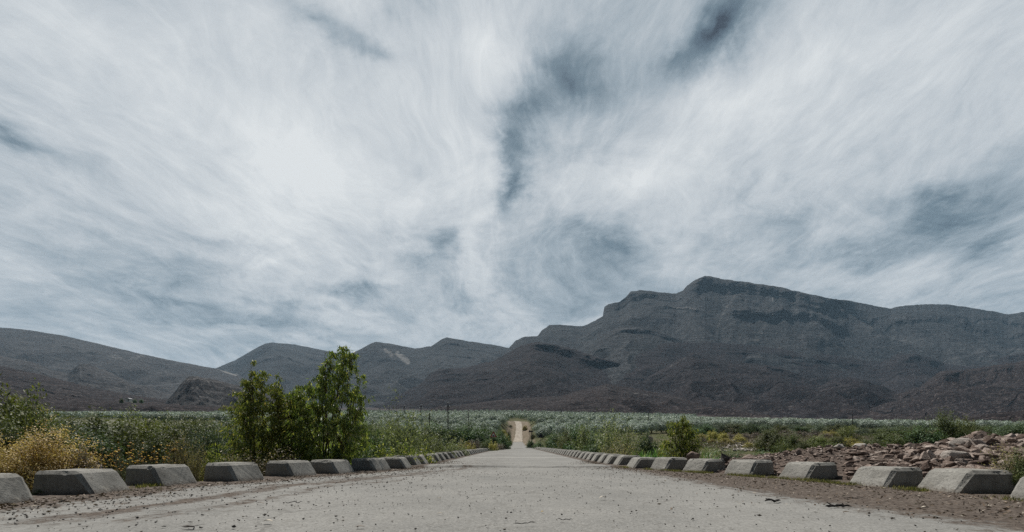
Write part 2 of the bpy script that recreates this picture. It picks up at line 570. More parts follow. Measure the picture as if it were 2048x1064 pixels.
# leaves
G = lambda *a: a
M_EUC = leaf_mat('sapling_leaf', [(0, (.06, .095, .028)), (.45, (.13, .175, .050)), (.8, (.26, .295, .085)), (.97, (.46, .45, .14)), (1, (.5, .40, .16))], .42, .45, .3, .12)
M_TAM = leaf_mat('bush_leaf', [(0, (0.062, 0.076, 0.031)), (0.5, (0.095, 0.115, 0.049)), (1, (0.155, 0.173, 0.080))], .22)
M_TAML = leaf_mat('light_bush_leaf', [(0, (0.084, 0.107, 0.036)), (0.5, (0.144, 0.170, 0.059)), (1, (0.225, 0.243, 0.099))], .28)
M_WIL = leaf_mat('willow_leaf', [(0, (0.096, 0.114, 0.063)), (0.5, (0.172, 0.193, 0.104)), (0.9, (0.281, 0.300, 0.184)), (1, (0.456, 0.475, 0.399))], .28, .5, .2)
M_BLUE = leaf_mat('blue_bush_leaf', [(0, (0.062, 0.087, 0.062)), (0.5, (0.103, 0.139, 0.098)), (1, (0.168, 0.206, 0.150))], .22)
M_DENSE = leaf_mat('dense_leaf', [(0, (0.046, 0.080, 0.038)), (0.5, (0.086, 0.133, 0.064)), (1, (0.145, 0.201, 0.100))], .22)
M_OLIVE = leaf_mat('olive_leaf', [(0, (0.148, 0.183, 0.160)), (0.5, (0.287, 0.339, 0.299)), (1, (0.522, 0.583, 0.522))], .10, .6, .1, .35)
M_GOLD = leaf_mat('dry_leaf', [(0, (0.256, 0.187, 0.083)), (0.5, (0.510, 0.383, 0.173)), (1, (0.800, 0.660, 0.360))], .3, .55, .2, .12)
M_YEL = leaf_mat('yellow_scrub_leaf', [(0, (0.146, 0.133, 0.043)), (0.5, (0.302, 0.264, 0.088)), (1, (0.527, 0.448, 0.176))], .25)
M_GREY = leaf_mat('grey_scrub_leaf', [(0, (0.088, 0.074, 0.066)), (0.5, (0.166, 0.140, 0.121)), (1, (0.293, 0.244, 0.205))], .15)
M_DRYF = leaf_mat('dry_herb_leaf', [(0, (0.105, 0.105, 0.053)), (0.5, (0.225, 0.195, 0.120)), (1, (0.450, 0.375, 0.270))], .3)
M_REED = leaf_mat('reed_leaf', [(0, (0.045, 0.098, 0.038)), (0.5, (0.105, 0.195, 0.068)), (0.9, (0.225, 0.330, 0.135)), (1, (0.480, 0.540, 0.330))], .3, .4, .4)
M_GRASS = leaf_mat('grass_blade', [(0, (.05, .058, .02)), (.45, (.10, .105, .04)), (.75, (.20, .175, .085)), (1, (.34, .29, .17))], .35)
M_FLOWER = leaf_mat('flower_head', [(0, (.36, .20, .015)), (1, (.62, .40, .04))], .2)
M_LITTER = leaf_mat('litter_leaf', [(0, (.05, .034, .022)), (.5, (.13, .09, .06)), (.85, (.25, .19, .13)), (1, (.55, .5, .42))], .05)
M_BARK = simple_mat('bark', (.05, .04, .03), (.15, .125, .10), 14)
M_TWIG = simple_mat('pale_twig', (.14, .10, .06), (.27, .21, .14), 14)
M_WOODPOLE = simple_mat('pole_wood', (.018, .015, .013), (.05, .042, .036), 9)
M_STICK = simple_mat('dark_stick', (.012, .011, .011), (.05, .045, .042), 30)
M_STEEL = simple_mat('sign_back_paint', (.02, .02, .026), (.04, .04, .05), 12, .6)
M_RED = simple_mat('sign_red', (.28, .016, .02), (.36, .03, .03), 9, .45, .05)
M_WHITE = simple_mat('sign_white', (.52, .53, .55), (.62, .63, .64), 9, .5, .05)
M_SYMBOL = simple_mat('sign_symbol', (.05, .06, .07), (.08, .09, .10), 9, .5, .05)
M_PORC = simple_mat('white_porcelain', (.75, .76, .78), (.85, .85, .86), 9, .25, .02, .002, .5)
M_WIRE = simple_mat('wire_metal', (.14, .14, .145), (.2, .2, .2), 9, .5)
M_WALL = simple_mat('farm_wall', (.5, .48, .45), (.62, .6, .57), 1, .9)
M_ROOF = simple_mat('farm_roof', (.5, .5, .52), (.6, .6, .62), 1, .5)
M_PALEBIT = simple_mat('pale_leaf', (.42, .37, .30), (.62, .57, .48), 20)


def mk_rock(name, stops):
    m, t, out = material(name)
    tc = t.n('ShaderNodeTexCoord').outputs['Object']
    oi = t.n('ShaderNodeObjectInfo')
    geo = t.n('ShaderNodeNewGeometry')
    r = t.math('FRACT', t.math('ADD', oi.outputs['Random'], geo.outputs['Random Per Island']))
    off = t.n('ShaderNodeVectorMath', operation='ADD')
    cmb = t.n('ShaderNodeCombineXYZ')
    t.link(t.math('MULTIPLY', r, 37.0), cmb.inputs[0])
    t.link(tc, off.inputs[0]); t.link(cmb.outputs[0], off.inputs[1])
    v = off.outputs[0]
    n1 = t.noise(v, 3.0, 8, .65)
    n2 = t.noise(t.mapping(v, scale=(1, 1, 5)), 4, 7, .7)
    col = t.ramp(r, stops)
    col = t.mix(t.math('MULTIPLY', t.step(n1, .48, .7), .5), col, tuple(min(1, c * 1.35) for c in stops[-1][1]))
    col = t.mix(t.math('MULTIPLY', t.step(n2, .5, .72), .55), col, tuple(c * .55 for c in stops[0][1]))
    principled(t, out, col, .92, t.math('ADD', n1, n2), .7, .05, .15)
    return m


M_ROCK = mk_rock('red_rock', [(0, (.072, .050, .041)), (.3, (.15, .110, .09)), (.65, (.235, .182, .154)), (1, (.40, .34, .30))])
M_PALEROCK = mk_rock('pale_rock', [(0, (.34, .30, .27)), (1, (.52, .48, .43))])
M_PEBBLE = mk_rock('pebble_rock', [(0, (.035, .033, .032)), (.75, (.075, .07, .066)), (1, (.28, .25, .22))])
M_SOIL = simple_mat('mound_soil', (.045, .034, .028), (.125, .095, .078), 5, .95, .8, .05)

# ------------------------------------------------------------------ lie of the land
H = EYE
LN = [(-9.1, 5.5), (-8.75, 7.15), (-8.44, 9.06), (-8.5, 10.83), (-7.46, 12.1), (-6.91, 14.07), (-6.04, 15.5), (-5.30, 17.2), (-4.56, 18.96)]
RN = [(9.3, 5.8), (9.0, 7.2), (8.93, 9.33), (8.52, 10.6), (8.13, 12.8), (7.33, 14.2), (6.6, 16.1), (5.69, 17.5), (4.9, 19.1), (4.65, 21.2)]
LN = [(a * H, b * H) for a, b in LN]
RN = [(a * H, b * H) for a, b in RN]
PITCH = 1.65
ROW_END = 101.0
while LN[-1][1] + PITCH < ROW_END: LN.append((-4.55 * H, LN[-1][1] + PITCH))
while RN[-1][1] + PITCH < ROW_END - 2: RN.append((4.58 * H, RN[-1][1] + PITCH))


def edge_x(side, Y):
    P = np.array(LN if side < 0 else RN)
    return np.interp(Y, P[:, 1], P[:, 0])


PXK = np.array([-600, 0, 1033, 1500, 2048, 2700.])
YK = np.log(np.array([100, 150, 220, 350, 600, 1000, 2500.]))
TAB = np.array([[896, 896, 896, 872, 875, 876],
                [872, 872, 876, 862, 866, 868],
                [842, 842, 846, 853, 859, 861],
                [834, 834, 836, 846, 856, 857],
                [828, 828, 829, 838, 854, 856],
                [822, 822, 823, 833, 852, 855],
                [815, 815, 815, 830, 849, 852.]])


def side_z(X, Y):
    Yc = np.maximum(Y, 100.)
    px = np.clip(VX + FPX * X / Yc, -600, 2700)
    cols = np.stack([np.interp(np.log(Yc), YK, TAB[:, k]) for k in range(len(PXK))])
    k = np.clip(np.searchsorted(PXK, px, side='right') - 1, 0, len(PXK) - 2)
    f = (px - PXK[k]) / (PXK[k + 1] - PXK[k])
    flat = np.arange(px.size)
    c2 = cols.reshape(len(PXK), -1)
    y = (c2[k.ravel(), flat] * (1 - f.ravel()) + c2[k.ravel() + 1, flat] * f.ravel()).reshape(px.shape)
    z = EYE + (VY - y) / FPX * Yc
    river = np.interp(Y, [8, 20, 45, 70, 100], [-.3, -1.1, -1.1, -.9, .16])
    flat_ = np.interp(Y, [8, 20, 27, 40, 60, 80, 100], [-.3, -1.0, -.9, -.1, .7, 1.6, 2.8])
    wr = sstep(VX + FPX * X / np.maximum(Y, 20.), 1230, 1420)
    river = river * (1 - wr) + flat_ * wr
    z = np.where(Y < 100, river, z)
    return z


def road_z(Y):
    return np.interp(Y, [0, 104, 150, 190, 205, 250, 262, 300], [0, 0, .65, 2.0, 4.0, 13.4, 14.3, 16.5])


def road_xc(Y):
    return np.interp(Y, [0, 190, 235, 255, 275], [0, .6, 1.4, .8, -2.5])


def hgt(X, Y):
    X = np.asarray(X, float); Y = np.asarray(Y, float)
    X, Y = np.broadcast_arrays(X, Y)
    z = side_z(X, Y)
    z = z + fbm(X / 9., Y / 9., 3, 4) * np.interp(Y, [0, 10, 30, 90, 200, 900], [.05, .08, .2, .3, .5, 3.0])
    # bridge deck lies on a low bank
    l = edge_x(-1, np.clip(Y, 0, 101)) - .9; r = edge_x(1, np.clip(Y, 0, 101)) + .9
    d = np.maximum(l - X, X - r)
    bank = np.where(Y < 112, 1 - sstep(d, 0.0, 2.2), 0)
    z = z * (1 - bank) + np.minimum(z, -.22) * bank
    # approach cutting for the road
    wgt = (1 - sstep(np.abs(X - road_xc(Y)), 2.6, 8.5)) * sstep(Y, 100, 112) * (1 - sstep(Y, 262, 300))
    z = z * (1 - wgt) + (road_z(Y) - .12) * wgt
    return z


def gz(X, Y):
    return float(hgt(np.array([X]), np.array([Y]))[0])


# ------------------------------------------------------------------ ground
def build_ground():
    a = np.linspace(-1, 1, 361)
    xs = np.sign(a) * (np.sinh(np.abs(a) * 7.2) / np.sinh(7.2)) * 9000
    yn = -np.geomspace(1, 400, 24)[::-1]
    yp = np.concatenate([np.linspace(0, 40, 90), np.geomspace(40.6, 9500, 330)])
    ys = np.concatenate([yn, yp])
    X, Y = np.meshgrid(xs, ys)
    Z = hgt(X, Y)
    me = np_mesh('ground', np.stack([X, Y, Z], -1).reshape(-1, 3), grid_faces(len(ys), len(xs)), M_GROUND, True)
    far = sstep(Y + fbm(X / 60, Y / 60, 8) * 60, 320, 460)
    attr(me, 'far', far)
    bank = (1 - sstep(np.abs(X - road_xc(Y)), 3.0, 8)) * sstep(Y, 125, 150) * (1 - sstep(Y, 255, 300))
    attr(me, 'bank', bank)
    pxg = VX + FPX * X / np.maximum(Y, 10.)
    attr(me, 'green', sstep(Y, 12, 22) * (1 - sstep(pxg, 1290, 1400)))
    tag(ob('ground', me), kind='structure')


build_ground()


def build_road():
    ys = np.unique(np.concatenate([np.arange(-4, 2.5, .5), np.geomspace(2.5, 16.50, 220), [16.52, 16.56, 16.60], np.geomspace(16.65, 103, 200)]))
    us = np.linspace(0, 1, 150)
    Yg, U = np.meshgrid(ys, us, indexing='ij')
    yq = np.clip(Yg, 0, 102)
    l = edge_x(-1, yq); r = edge_x(1, yq)
    L = l - .95; Rr = r + .95
    X = L + (Rr - L) * U
    jl = Yg
    Yg = Yg - (0.10 * np.sin(X * .8) + .14 * fbm(X * 1.1, X * 0 + 4, 5, 4)) * np.exp(-((Yg - 16.56) / 1.2) ** 2)
    lift = sstep(jl, 16.52, 16.57) * (1 - sstep(jl, 16.6, 20)) * (.055 + .035 * fbm(X * .9, X * 0, 9, 4)) * np.where((X > -4.2) & (X < 4.4), 1, .3)
    Z = fbm(X * .7, Yg * .5, 21, 4) * .012 + fbm(X * 6, Yg * 6, 22, 4) * .004 + lift
    din = np.minimum(X - l, r - X)           # distance in from the block line
    wl = np.interp(yq, [5, 9, 14, 18, 40, 100], [1.5, 1.3, .9, .5, .35, .25])
    left = X - l < r - X
    wide = np.where(left, wl * 1.0, wl * 1.25)
    dirt = 1.05 - din / wide
    ein = np.interp(yq, [4, 5, 7, 9, 14, 20, 100], [4.6, 4.4, 4.0, 3.75, 3.5, 3.5, 3.6])
    dr = (X - ein) / 1.0
    dirt = np.where(left, dirt, np.maximum(dirt, np.clip(.30 + dr * .55, 0, 1.0) * (1 - sstep(Yg, 15, 22))))
    # drifts of soil lying along the tyre lines on the left
    for off, wd, am, yr in ((2.3, .40, .56, (5, 12)), (3.2, .30, .42, (5, 10)), (1.9, .42, .48, (9, 16))):
        g = np.exp(-((X - l - off) / wd) ** 2) * sstep(Yg, yr[0] - 1, yr[0]) * (1 - sstep(Yg, yr[1], yr[1] + 3))
        dirt = np.maximum(dirt, am * g)
    dirt = dirt + .10
    dirt = np.clip(dirt, 0, 1.2)
    dirt = np.maximum(dirt, .36 * np.where(left, 1, .35) * (1 - sstep(din, 2.5, 5.5)))
    pale = sum(np.exp(-((Yg - c + .4 * fbm(X * .5, X * 0 + c, 3)) / w) ** 2) * a for c, w, a in ((22, .5, .42), (30, .8, .65), (41, 1.2, .6), (56, 1.5, .5), (74, 2, .4)))
    Z = Z + np.clip(dirt, 0, 1) * .012 * (1 + fbm(X * 9, Yg * 9, 30, 3))
    V = np.stack([X, Yg, Z], -1).reshape(-1, 3)
    F = grid_faces(len(ys), len(us))[:, ::-1]
    # slab edges
    n0 = len(V); nr = len(ys)
    sk = []
    Vs = [V]
    for col in (0, len(us) - 1):
        idx = np.arange(nr) * len(us) + col
        low = V[idx].copy(); low[:, 2] = -.8
        Vs.append(low)
        a = idx; b = n0 + np.arange(nr); n0 += nr
        q = np.stack([a[:-1], a[1:], b[1:], b[:-1]], 1)
        sk.append(q if col else q[:, ::-1])
    me = np_mesh('road', np.concatenate(Vs), np.concatenate([F] + sk), M_ROAD, True)
    attr(me, 'dirt', np.concatenate([dirt.ravel(), np.zeros(2 * nr)]))
    attr(me, 'pale', np.concatenate([pale.ravel(), np.zeros(2 * nr)]))
    tag(ob('road', me), kind='structure')


build_road()


def build_far_road():
    # concrete tail of the causeway, then the gravel track up the bank
    def strip(name, ys, wl, wr, lift, mat):
        us = np.linspace(0, 1, 15)
        Y, U = np.meshgrid(ys, us, indexing='ij')
        hl = np.interp(ys, *wl)[:, None]; hr = np.interp(ys, *wr)[:, None]
        xc = road_xc(ys)[:, None]
        wob = .25 * fbm(Y / 6., U * 0 + 1, 4, 3) * (ys[:, None] > 150)
        X = xc - hl + (hl + hr) * U + wob
        Z = road_z(Y) + lift + .03 * fbm(X, Y * .4, 12)
        me = np_mesh(name, np.stack([X, Y, Z], -1).reshape(-1, 3), grid_faces(len(ys), len(us))[:, ::-1], mat, True)
        if mat is M_ROAD:
            attr(me, 'dirt', np.abs(U - .5) * .9); attr(me, 'pale', U * 0 + .35)
        return tag(ob(name, me), kind='structure')
    strip('road_tail', np.geomspace(102.9, 192, 80), ([100, 112, 135, 192], [4.2, 3.6, 2.6, 2.0]), ([100, 112, 135, 192], [4.2, 3.6, 2.6, 2.0]), .02, M_ROAD)
    strip('gravel_road', np.linspace(191, 285, 90), ([190, 215, 250], [2.0, 1.6, 1.7]), ([190, 215, 250], [2.0, 1.6, 1.7]), .06, M_GRAVEL)


build_far_road()


# ------------------------------------------------------------------ mountains
def poly(px, pts):
    p = np.array(pts, float)
    return np.interp(px, p[:, 0], p[:, 1])


def ridge(name, crest, Yb, Yc, base, mat, cliffs=(), pale=(), gully=1.0, gsize=45., rocky=1.0, conc=.9, beds=1.0, seed=1, rows=120, step=2.0, kind='structure'):
    crest = np.array(crest, float)
    px = np.arange(crest[0, 0], crest[-1, 0] + step, step)
    yc = np.interp(px, crest[:, 0], crest[:, 1])
    yc = yc + rocky * (fbm(px / 14., px * 0, seed, 5, .6) * 1.6)
    yb = poly(px, base) if not np.isscalar(base) else np.full_like(px, base)
    yb = np.maximum(yb, yc + 2)
    s = np.linspace(0, 1, rows)[:, None]
    PX = np.broadcast_to(px, (rows, len(px)))
    PY = yb + (yc - yb) * s
    base_s = s ** (1 + .55 * conc) * .55 + s * .45
    Y = Yb + (Yc - Yb) * base_s + 0 * PY
    run = (Yc - Yb) / (yb - yc)
    wy = PY + 5 * fbm(PX / 30., PY / 30., seed + 7, 4)
    wx = PX + 10 * fbm(PX / 50., PY / 50., seed + 3, 4)
    rock = np.zeros_like(PY)
    # thin rock beds that break the slope below the crest, in short lengths
    auto = []
    if beds:
        for kk, (off, th, st) in enumerate(((6, 2.4, .75), (13, 3.0, .8), (22, 2.4, .7), (33, 3.2, .8), (47, 2.6, .65), (64, 3.2, .7), (84, 2.6, .6))):
            cy = crest[:, 1] + off * (1 + .25 * np.sin(crest[:, 0] / 90. + kk))
            auto.append((np.stack([crest[:, 0], cy + (crest[:, 0] - crest[0, 0]) * .012], 1), th, st * beds))
    for ci, (pts, th, st) in enumerate(list(cliffs) + auto):
        loose = ci >= len(cliffs)
        p = np.array(pts, float)
        yl = np.interp(px, p[:, 0], p[:, 1])
        inn = sstep(px, p[0, 0] - 2, p[0, 0] + 30) * (1 - sstep(px, p[-1, 0] - 34, p[-1, 0] + 2))
        thv = th * (.8 + .55 * fbm(px / 45., px * 0 + th, seed + 11, 4)) * (.25 + .75 * inn) + .01
        d = wy * .3 + PY * .7 - yl
        noise_m = np.clip(.85 + .7 * fbm(PX / 24., PY / 18., seed + 13, 4), 0, 1)
        if loose: noise_m = np.clip(.15 + 2.4 * fbm(PX / 70., PY / 30., seed + 50 + ci, 4), 0, 1) * sstep(yb - 12 - yl, 0, 14)
        q = np.where(d < 0, np.exp(np.clip(d, -60, 0) / (2.2 * thv)), np.clip(1 - d / thv, 0, 1))
        Y = Y - 1.05 * st * inn * noise_m * run * thv * q
        m = sstep(d, -1.4, .8) * (1 - sstep(d, thv - 1.5, thv + 1.5)) * inn * noise_m
        rock = np.maximum(rock, m * st)
    env = np.sin(np.pi * np.clip(s * .9 + .05, 0, 1)) ** .6 * sstep(1 - s, 0, .16)
    Y = Y + Yc * .0045 * (rock + .10) * fbm(wx / 6., wy / 3.2, seed + 31, 4, .65) + Yc * .002 * rock * fbm(wx / 4., wy / 5., seed + 33, 3, .6)
    pl = np.zeros_like(PY)
    for (pts, wd, st) in pale:
        p = np.array(pts, float)
        best = np.full_like(PY, 1e9)
        for (ax, ay), (bx, by) in zip(p[:-1], p[1:]):
            tt = np.clip(((PX - ax) * (bx - ax) + (PY - ay) * (by - ay)) / ((bx - ax) ** 2 + (by - ay) ** 2 + 1e-9), 0, 1)
            best = np.minimum(best, np.hypot(PX - ax - tt * (bx - ax), PY - ay - tt * (by - ay)))
        pl = np.maximum(pl, st * (1 - sstep(best, wd * .35, wd)))
    X = (PX - VX) / FPX * Y
    Z = EYE + (VY - PY) / FPX * Y
    u = gsize / FPX * Yc * 1.9
    qx = X + u * .45 * fbm(X / u, Y / u, seed + 40, 3); qy = Y + u * .6 * fbm(X / u + 9, Y / u, seed + 41, 3)
    spur = 1 - 2 * np.abs(fbm(qx / u, qy / (u * 2.6), seed + 42, 2))
    knob = fbm(qx / (u * .55), qy / (u * .8), seed + 43, 5, .55)
    fine = fbm(X / (u * .10), Y / (u * .14), seed + 44, 4, .6)
    Z = Z + env * gully * Yc * (.0280 * (spur - .45) + .0135 * knob + .0020 * fine)
    # the far side falls away
    dY = (Yc - Yb)
    Xs, Ysb, Zs, rk, pp = [X], [Y], [Z], [rock], [pl]
    for f, dz in ((.06, .06), (.25, .25), (.6, .7), (.8, 1.15)):
        yb2 = Y[-1] + dY * f
        Xs.append(((px - VX) / FPX * yb2)[None]); Ysb.append(yb2[None])
        Zs.append((Z[-1] - (Z[-1] - Z[0]) * dz)[None]); rk.append(rock[-1:] * 0); pp.append(pl[-1:] * 0)
    X = np.concatenate(Xs); Y = np.concatenate(Ysb); Z = np.concatenate(Zs)
    me = np_mesh(name, np.stack([X, Y, Z], -1).reshape(-1, 3), grid_faces(*X.shape), mat, True)
    attr(me, 'rock', np.concatenate(rk)); attr(me, 'pale', np.concatenate(pp))
    return tag(ob(name, me), kind=kind)


def build_mountains():
    # left shoulder
    ridge('mountain', [(-400, 640), (-150, 645), (0, 655), (60, 660), (130, 672), (200, 688), (270, 705), (350, 722), (430, 737), (480, 752), (540, 775), (600, 800), (640, 830)],
          1500, 3600, 862, M_LEFT, cliffs=[([(100, 690), (250, 725), (330, 745)], 5, .4)], pale=[([(225, 712), (255, 722), (285, 712)], 6, .45), ([(110, 685), (150, 688)], 5, .35), ([(424, 732), (452, 744), (472, 750)], 2.4, 1.1), ([(470, 757), (484, 765)], 2.2, 1.0)], gully=.9, gsize=60, rocky=.6, seed=2)
    # far central hills
    ridge('mountain', [(330, 830), (400, 752), (432, 736), (470, 721), (515, 694), (530, 687), (545, 685), (590, 689), (650, 701), (700, 713), (760, 735), (830, 760), (900, 790), (960, 830)],
          2300, 5200, 855, M_FAR, cliffs=[([(515, 698), (600, 708), (680, 735)], 3, .7), ([(560, 722), (640, 738), (690, 752)], 3, .75), ([(500, 715), (560, 715)], 3, .5)], pale=[([(452, 744), (474, 752)], 5, .6), ([(580, 700), (640, 715)], 3, .35)], gully=.7, gsize=55, rocky=.6, seed=5)
    ridge('mountain', [(560, 830), (650, 740), (690, 711), (715, 701), (742, 687), (752, 684), (775, 686), (830, 697), (862, 692), (884, 678), (893, 675), (930, 681), (1000, 692), (1040, 700), (1100, 720), (1200, 770), (1260, 830)],
          2100, 4400, 855, M_FAR, cliffs=[([(742, 689), (800, 693), (830, 702)], 4, .6), ([(850, 702), (930, 708), (975, 722)], 3, .8), ([(885, 681), (940, 690), (1000, 700)], 4, .6), ([(700, 735), (760, 745), (800, 757)], 3, .6)],
          pale=[([(770, 700), (785, 712)], 6, .6), ([(795, 708), (815, 722)], 8, .75), ([(730, 760), (790, 775), (900, 800)], 3, .3)], gully=.8, gsize=50, rocky=.7, seed=8)
    # the great massif on the right
    ridge('mountain', [(900, 830), (960, 760), (1010, 705), (1024, 690), (1032, 681), (1050, 673), (1075, 672), (1084, 660), (1098, 650), (1130, 650), (1165, 652), (1190, 642), (1206, 632), (1208, 615), (1216, 608), (1240, 604), (1252, 594), (1262, 583), (1278, 580), (1310, 583), (1352, 587), (1366, 581), (1374, 572), (1392, 559), (1410, 552), (1425, 553), (1450, 559), (1500, 565), (1560, 574), (1620, 588), (1660, 597), (1700, 601), (1740, 610), (1782, 617), (1810, 611), (1850, 609), (1890, 608), (1930, 613), (1980, 622), (2015, 628), (2048, 624), (2200, 615), (2450, 640)],
          1700, 3900, 850, M_FAR,
          cliffs=[([(1366, 582), (1410, 555), (1500, 568), (1620, 590), (1720, 606)], 34, .8), ([(1206, 618), (1262, 586), (1352, 590)], 20, .75), ([(1300, 626), (1400, 618), (1440, 628)], 7, .7),
                  ([(1440, 632), (1520, 630), (1600, 634), (1680, 650), (1712, 660)], 20, .85), ([(1084, 663), (1140, 662), (1190, 672)], 8, .7), ([(1026, 692), (1060, 684), (1100, 690)], 8, .7),
                  ([(1560, 608), (1700, 628), (1790, 640), (1900, 634), (2048, 640), (2300, 645)], 8, .7), ([(1715, 648), (1850, 650), (2000, 643), (2300, 650)], 9, .7), ([(1600, 600), (1750, 622)], 6, .6)],
          pale=[([(1472, 585), (1466, 610), (1440, 640), (1425, 672)], 5, .42), ([(1545, 590), (1546, 612)], 2.5, .6), ([(1522, 645), (1530, 665), (1512, 690)], 9, .36), ([(1340, 624), (1390, 618)], 3, .6), ([(1640, 665), (1665, 680)], 10, .35), ([(1740, 665), (1800, 670)], 14, .3)],
          gully=.9, gsize=48, rocky=1.1, conc=.55, seed=11, rows=180, step=1.6)
    # cuesta in front of it
    ridge('mountain', [(1120, 830), (1160, 740), (1180, 690), (1200, 672), (1232, 656), (1250, 652), (1285, 655), (1325, 664), (1355, 675), (1380, 690), (1450, 720), (1520, 760), (1600, 830)],
          1650, 2950, 848, M_FAR, cliffs=[([(1225, 660), (1285, 657), (1330, 668), (1375, 688)], 9, .9)], gully=.6, gsize=40, rocky=.9, seed=14)
    ridge('mountain', [(1100, 830), (1180, 740), (1250, 700), (1330, 686), (1420, 684), (1500, 690), (1580, 700), (1640, 706), (1700, 716), (1760, 724), (1778, 716), (1795, 707), (1830, 708), (1860, 715), (1890, 727), (1930, 722), (1975, 724), (2010, 712), (2048, 706), (2200, 700), (2450, 720)],
          1450, 2700, 848, M_MID, cliffs=[([(1440, 700), (1560, 706), (1700, 724), (1800, 742)], 5, .85), ([(1640, 709), (1770, 728)], 4, .7), ([(1776, 716), (1830, 712), (1895, 728)], 12, .85), ([(1905, 727), (1960, 728), (1990, 732)], 6, .7), ([(1990, 718), (2048, 708), (2200, 705)], 14, .8), ([(1240, 712), (1330, 720)], 3, .5)],
          gully=.7, gsize=55, rocky=.9, seed=17, rows=140)
    # long cuesta with the broken cliff line
    ridge('mountain', [(700, 840), (780, 800), (840, 768), (862, 745), (880, 738), (930, 736), (985, 722), (1030, 697), (1050, 688), (1072, 684), (1110, 688), (1150, 699), (1200, 716), (1260, 730), (1315, 742), (1360, 770), (1420, 800), (1480, 835)],
          1250, 2500, 846, M_MID, cliffs=[([(1045, 690), (1110, 690), (1150, 702), (1200, 718), (1260, 730), (1320, 746), (1370, 757)], 16, 1.0), ([(862, 742), (900, 738), (920, 745)], 9, .9), ([(1000, 745), (1100, 765), (1200, 790)], 4, .6), ([(940, 758), (1040, 790)], 3, .5)],
          pale=[([(870, 775), (1000, 742), (1035, 735)], 2.5, .3), ([(1220, 745), (1240, 770)], 9, .4)], gully=.8, gsize=52, rocky=1.0, seed=20, rows=150)
    ridge('hill', [(1150, 840), (1240, 785), (1290, 758), (1330, 735), (1362, 715), (1385, 707), (1415, 713), (1460, 722), (1510, 728), (1560, 735), (1610, 752), (1660, 775), (1720, 800), (1790, 838)],
          1050, 2100, 848, M_MID, cliffs=[([(1360, 717), (1390, 708), (1425, 718)], 9, .85), ([(1505, 728), (1560, 738), (1620, 755), (1660, 775)], 15, .8)], pale=[([(1340, 735), (1370, 716)], 4, .4)], gully=.9, gsize=50, rocky=1.2, seed=23, rows=140)
    ridge('hill', [(1480, 845), (1580, 800), (1640, 772), (1668, 758), (1700, 755), (1730, 760), (1770, 775), (1800, 790), (1850, 815), (1900, 845)],
          950, 1750, 852, M_MID, cliffs=[([(1660, 762), (1710, 758), (1760, 775), (1800, 795)], 14, .8)], pale=[([(1600, 800), (1650, 775)], 3, .5)], gully=.9, gsize=40, rocky=1.3, seed=26)
    ridge('hill', [(1640, 850), (1730, 815), (1790, 790), (1840, 772), (1862, 755), (1880, 742), (1920, 740), (1960, 735), (2010, 728), (2048, 722), (2200, 712), (2450, 715)],
          850, 1600, 858, M_FOOT, cliffs=[([(1862, 752), (1930, 742), (2048, 728), (2300, 715)], 14, .7), ([(1790, 792), (1850, 772)], 9, .6)], gully=.9, gsize=55, rocky=1.4, seed=29, rows=140)
    # low fronts under the massif
    ridge('hill', [(760, 845), (900, 812), (1000, 800), (1060, 795), (1120, 792), (1180, 775), (1215, 768), (1260, 775), (1330, 788), (1420, 800), (1560, 812), (1700, 822), (1850, 832), (2000, 842), (2200, 850)],
          700, 1350, 862, M_FOOT, cliffs=[([(1195, 780), (1260, 785), (1340, 800)], 3, .6)], pale=[([(1195, 772), (1300, 790), (1420, 812), (1600, 820), (1800, 830)], 2.5, .35)], gully=.8, gsize=60, rocky=.8, seed=32)
    # left foothills
    ridge('hill', [(-400, 690), (-150, 700), (0, 712), (60, 722), (105, 740), (135, 745), (160, 728), (180, 728), (215, 742), (260, 765), (330, 785), (400, 800), (470, 825), (500, 840)],
          1000, 2100, 860, M_LEFT, cliffs=[([(130, 742), (165, 732), (210, 748)], 10, .5)], gully=1.0, gsize=48, rocky=1.2, seed=35)
    ridge('hill', [(-400, 705), (-150, 715), (0, 732), (50, 742), (110, 756), (180, 774), (240, 786), (320, 798), (420, 806), (520, 812), (620, 820), (700, 845)],
          650, 1250, 862, M_FOOT, gully=.7, gsize=70, rocky=1.0, seed=38)
    ridge('hill', [(300, 835), (330, 806), (350, 782), (365, 764), (378, 753), (395, 753), (430, 760), (470, 770), (520, 785), (580, 805), (640, 838)],
          760, 1130, 860, M_LEFT, cliffs=[([(335, 792), (372, 758), (400, 770), (420, 785), (440, 800)], 46, .45)], pale=[([(352, 798), (366, 768), (380, 754)], 7, .35), ([(405, 770), (424, 790), (415, 802), (440, 812)], 5, .35)], gully=1.0, gsize=22, rocky=1.3, seed=41, step=1.2)
    ridge('hill', [(-400, 760), (-100, 770), (0, 778), (60, 783), (130, 791), (200, 800), (300, 806), (420, 812), (560, 820), (680, 840)],
          480, 800, 858, M_FOOT, gully=.6, gsize=60, rocky=1.5, seed=44)
    # little scrubby rise at the right edge
    ridge('hill', [(1820, 856), (1880, 846), (1925, 834), (1975, 827), (2048, 823), (2150, 819), (2400, 824)],
          330, 520, 866, M_FOOT, gully=.5, gsize=50, rocky=1.2, seed=47)


build_mountains()


